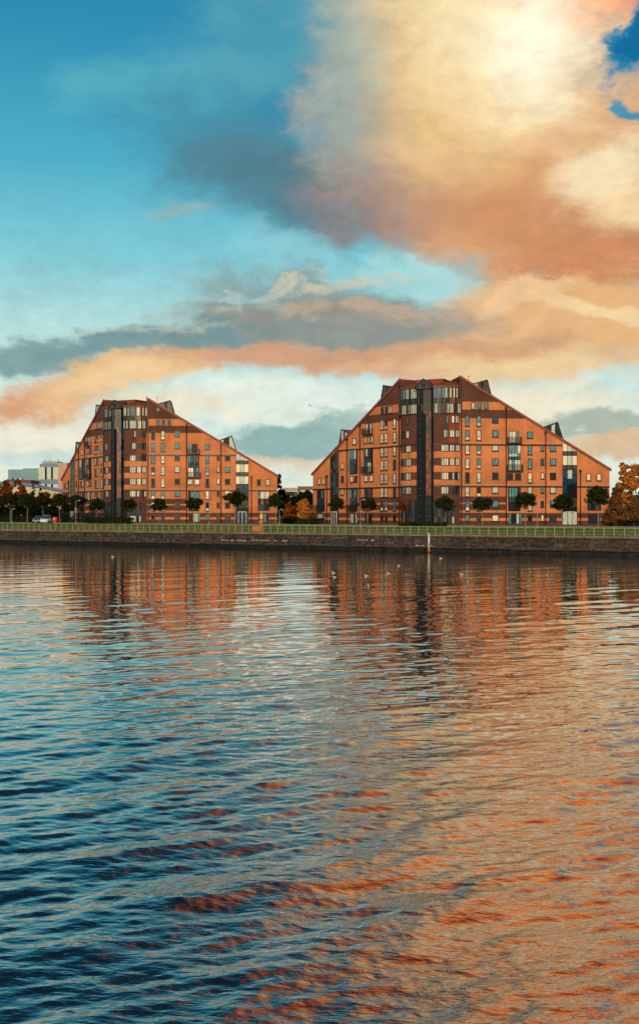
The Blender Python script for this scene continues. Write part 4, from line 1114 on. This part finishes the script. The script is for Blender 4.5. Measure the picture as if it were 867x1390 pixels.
    col = blob(col, 800, 420, 110, 16, -6, '#F3D7A5', .8, .6, 1.0, fb2)
    col = blob(col, 700, 400, 60, 20, 15, '#EFC899', .8, .5, .8)
    col = blob(col, 395, 377, 30, 7, 10, '#DCC9AE', .7, 1.1, 1.6, fine)
    col = blob(col, 295, 422, 26, 8, 12, '#C9C0A8', .6, 1.1, 1.6, fine)
    col = blob(col, 330, 392, 70, 10, 12, '#A9B4AC', .5, 1.1, 1.6, fine)
    col = blob(col, 650, 470, 120, 18, 2, '#C99B7A', .6, .8, .8, fb2)
    col = blob(col, 270, 458, 170, 17, 9, '#7C9799', .85, .8, 1.3, fb2)
    col = blob(col, 120, 488, 110, 14, 6, '#7FA0A2', .85, .8, 1.3, fb2)
    col = blob(col, 470, 452, 150, 15, -3, '#8E9792', .8, .8, 1.3, fb2)
    col = blob(col, 560, 430, 110, 12, -6, '#A79F92', .7, .8, 1.3, fb2)
    col = blob(col, 250, 545, 120, 10, 3, '#EBD9B8', .8, .8, 1.3, fb2)
    col = blob(col, 320, 398, 130, 9, 10, '#A5CBC8', .55, 1.0, 1.6, fine)
    col = blob(col, 450, 382, 110, 9, 4, '#D8C6A8', .6, 1.0, 1.7, fine)
    col = blob(col, 500, 415, 130, 11, -4, '#C9AE92', .6, 1.0, 1.7, fine)
    col = blob(col, 200, 452, 110, 8, 8, '#C6C8B4', .5, 1.0, 1.7, fine)
    # pale zone and low clouds near the horizon
    col = blob(col, 350, 555, 190, 34, 0, '#E4EEE2', .85, .8, .5)
    col = blob(col, 90, 585, 150, 26, 0, '#F0EAD2', .8, .9, .6)
    col = blob(col, 230, 560, 110, 20, 0, '#F2E0BE', .6, .9, .6, fb2)
    col = blob(col, 700, 560, 170, 36, 0, '#F0E6C9', .85, .9, .6)
    col = blob(col, 410, 595, 110, 26, 6, '#90B4B0', .95, .45, .7)
    col = blob(col, 500, 572, 60, 14, 0, '#A7BFB6', .8, .6, .7)
    col = blob(col, 350, 622, 120, 12, 0, '#E4CDAE', .7, .8, .6)
    col = blob(col, 850, 580, 110, 18, 0, '#A9B5A6', .9, .6, .7)
    col = blob(col, 850, 605, 120, 14, 0, '#DDB78F', .85, .8, .6)
    col = blob(col, 60, 612, 110, 12, 0, '#C9DDD5', .8, .8, .6)
    # billow texture inside the clouds: redder than the clear sky means cloud
    sp = t.n('ShaderNodeSeparateColor'); t.l(col, sp.inputs[0])
    isc = t.mr(t.m('DIVIDE', sp.outputs[0], t.m('ADD', sp.outputs[2], .001)), .10, .40)
    tex = t.m('ADD', t.m('MULTIPLY', fb, .5), t.m('MULTIPLY', fine, .5))
    shade = t.m('ADD', 1.0, t.m('MULTIPLY', t.m('MULTIPLY', t.m('SUBTRACT', tex, .5), .85), isc))
    cc = t.n('ShaderNodeVectorMath', operation='SCALE'); t.l(col, cc.inputs[0]); t.l(shade, cc.inputs['Scale']); col = cc.outputs[0]
    # away from the picture: broken cloud all round, bright low in the west behind the viewer
    backf = t.mr(t.m('ABSOLUTE', az), .42, .95)
    cl = t.mix(t.mr(t.noise(t.mapping(d, scale=(1, 1, 2.6)), 2.4, 7, .6), .48, .66), grad, t.mix(t.mr(z, 0, .5), lin('#F1D9B2'), lin('#C9A88C')))
    cl = t.mix(.15, cl, nish.outputs[0])
    glow = t.m('MULTIPLY', t.mr(y, -.35, -1.0), t.mr(z, .45, 0))
    cl = t.mix(t.m('MULTIPLY', glow, .8), cl, tuple(v*1.25 for v in lin('#FBDDA8')))
    hi = t.mr(el, 1.0, 1.35)
    col = t.mix(t.m('MAXIMUM', backf, hi), col, cl)
    col = t.mix(t.mr(z, -.01, -.06), col, (.03, .04, .04))
    bg = t.n('ShaderNodeBackground'); t.l(col, bg.inputs[0]); bg.inputs[1].default_value = 1.0
    o = t.n('ShaderNodeOutputWorld'); t.l(bg.outputs[0], o.inputs[0])
    w.cycles.sampling_method = 'MANUAL'; w.cycles.sample_map_resolution = 512
world()
sd = bpy.data.lights.new('sun', 'SUN'); sd.energy = 2.7; sd.angle = R(.5); sd.color = (1, .80, .58)
so = bpy.data.objects.new('sun', sd); COL.objects.link(so)
dirv = Vector((math.sin(SUN_AZ)*math.cos(SUN_EL), math.cos(SUN_AZ)*math.cos(SUN_EL), math.sin(SUN_EL)))
so.rotation_euler = dirv.to_track_quat('Z', 'Y').to_euler()

cd = bpy.data.cameras.new('camera'); co_ = bpy.data.objects.new('camera', cd); COL.objects.link(co_); sc.camera = co_
co_.location = (0, 0, EYE); co_.rotation_euler = (R(90), 0, 0)
cd.sensor_fit = 'HORIZONTAL'; cd.sensor_width = 36; cd.lens = 36*F/867; cd.clip_start = .1; cd.clip_end = 9000
sc.view_settings.view_transform = 'Standard'; sc.view_settings.look = 'None'; sc.view_settings.exposure = 0; sc.view_settings.gamma = 1
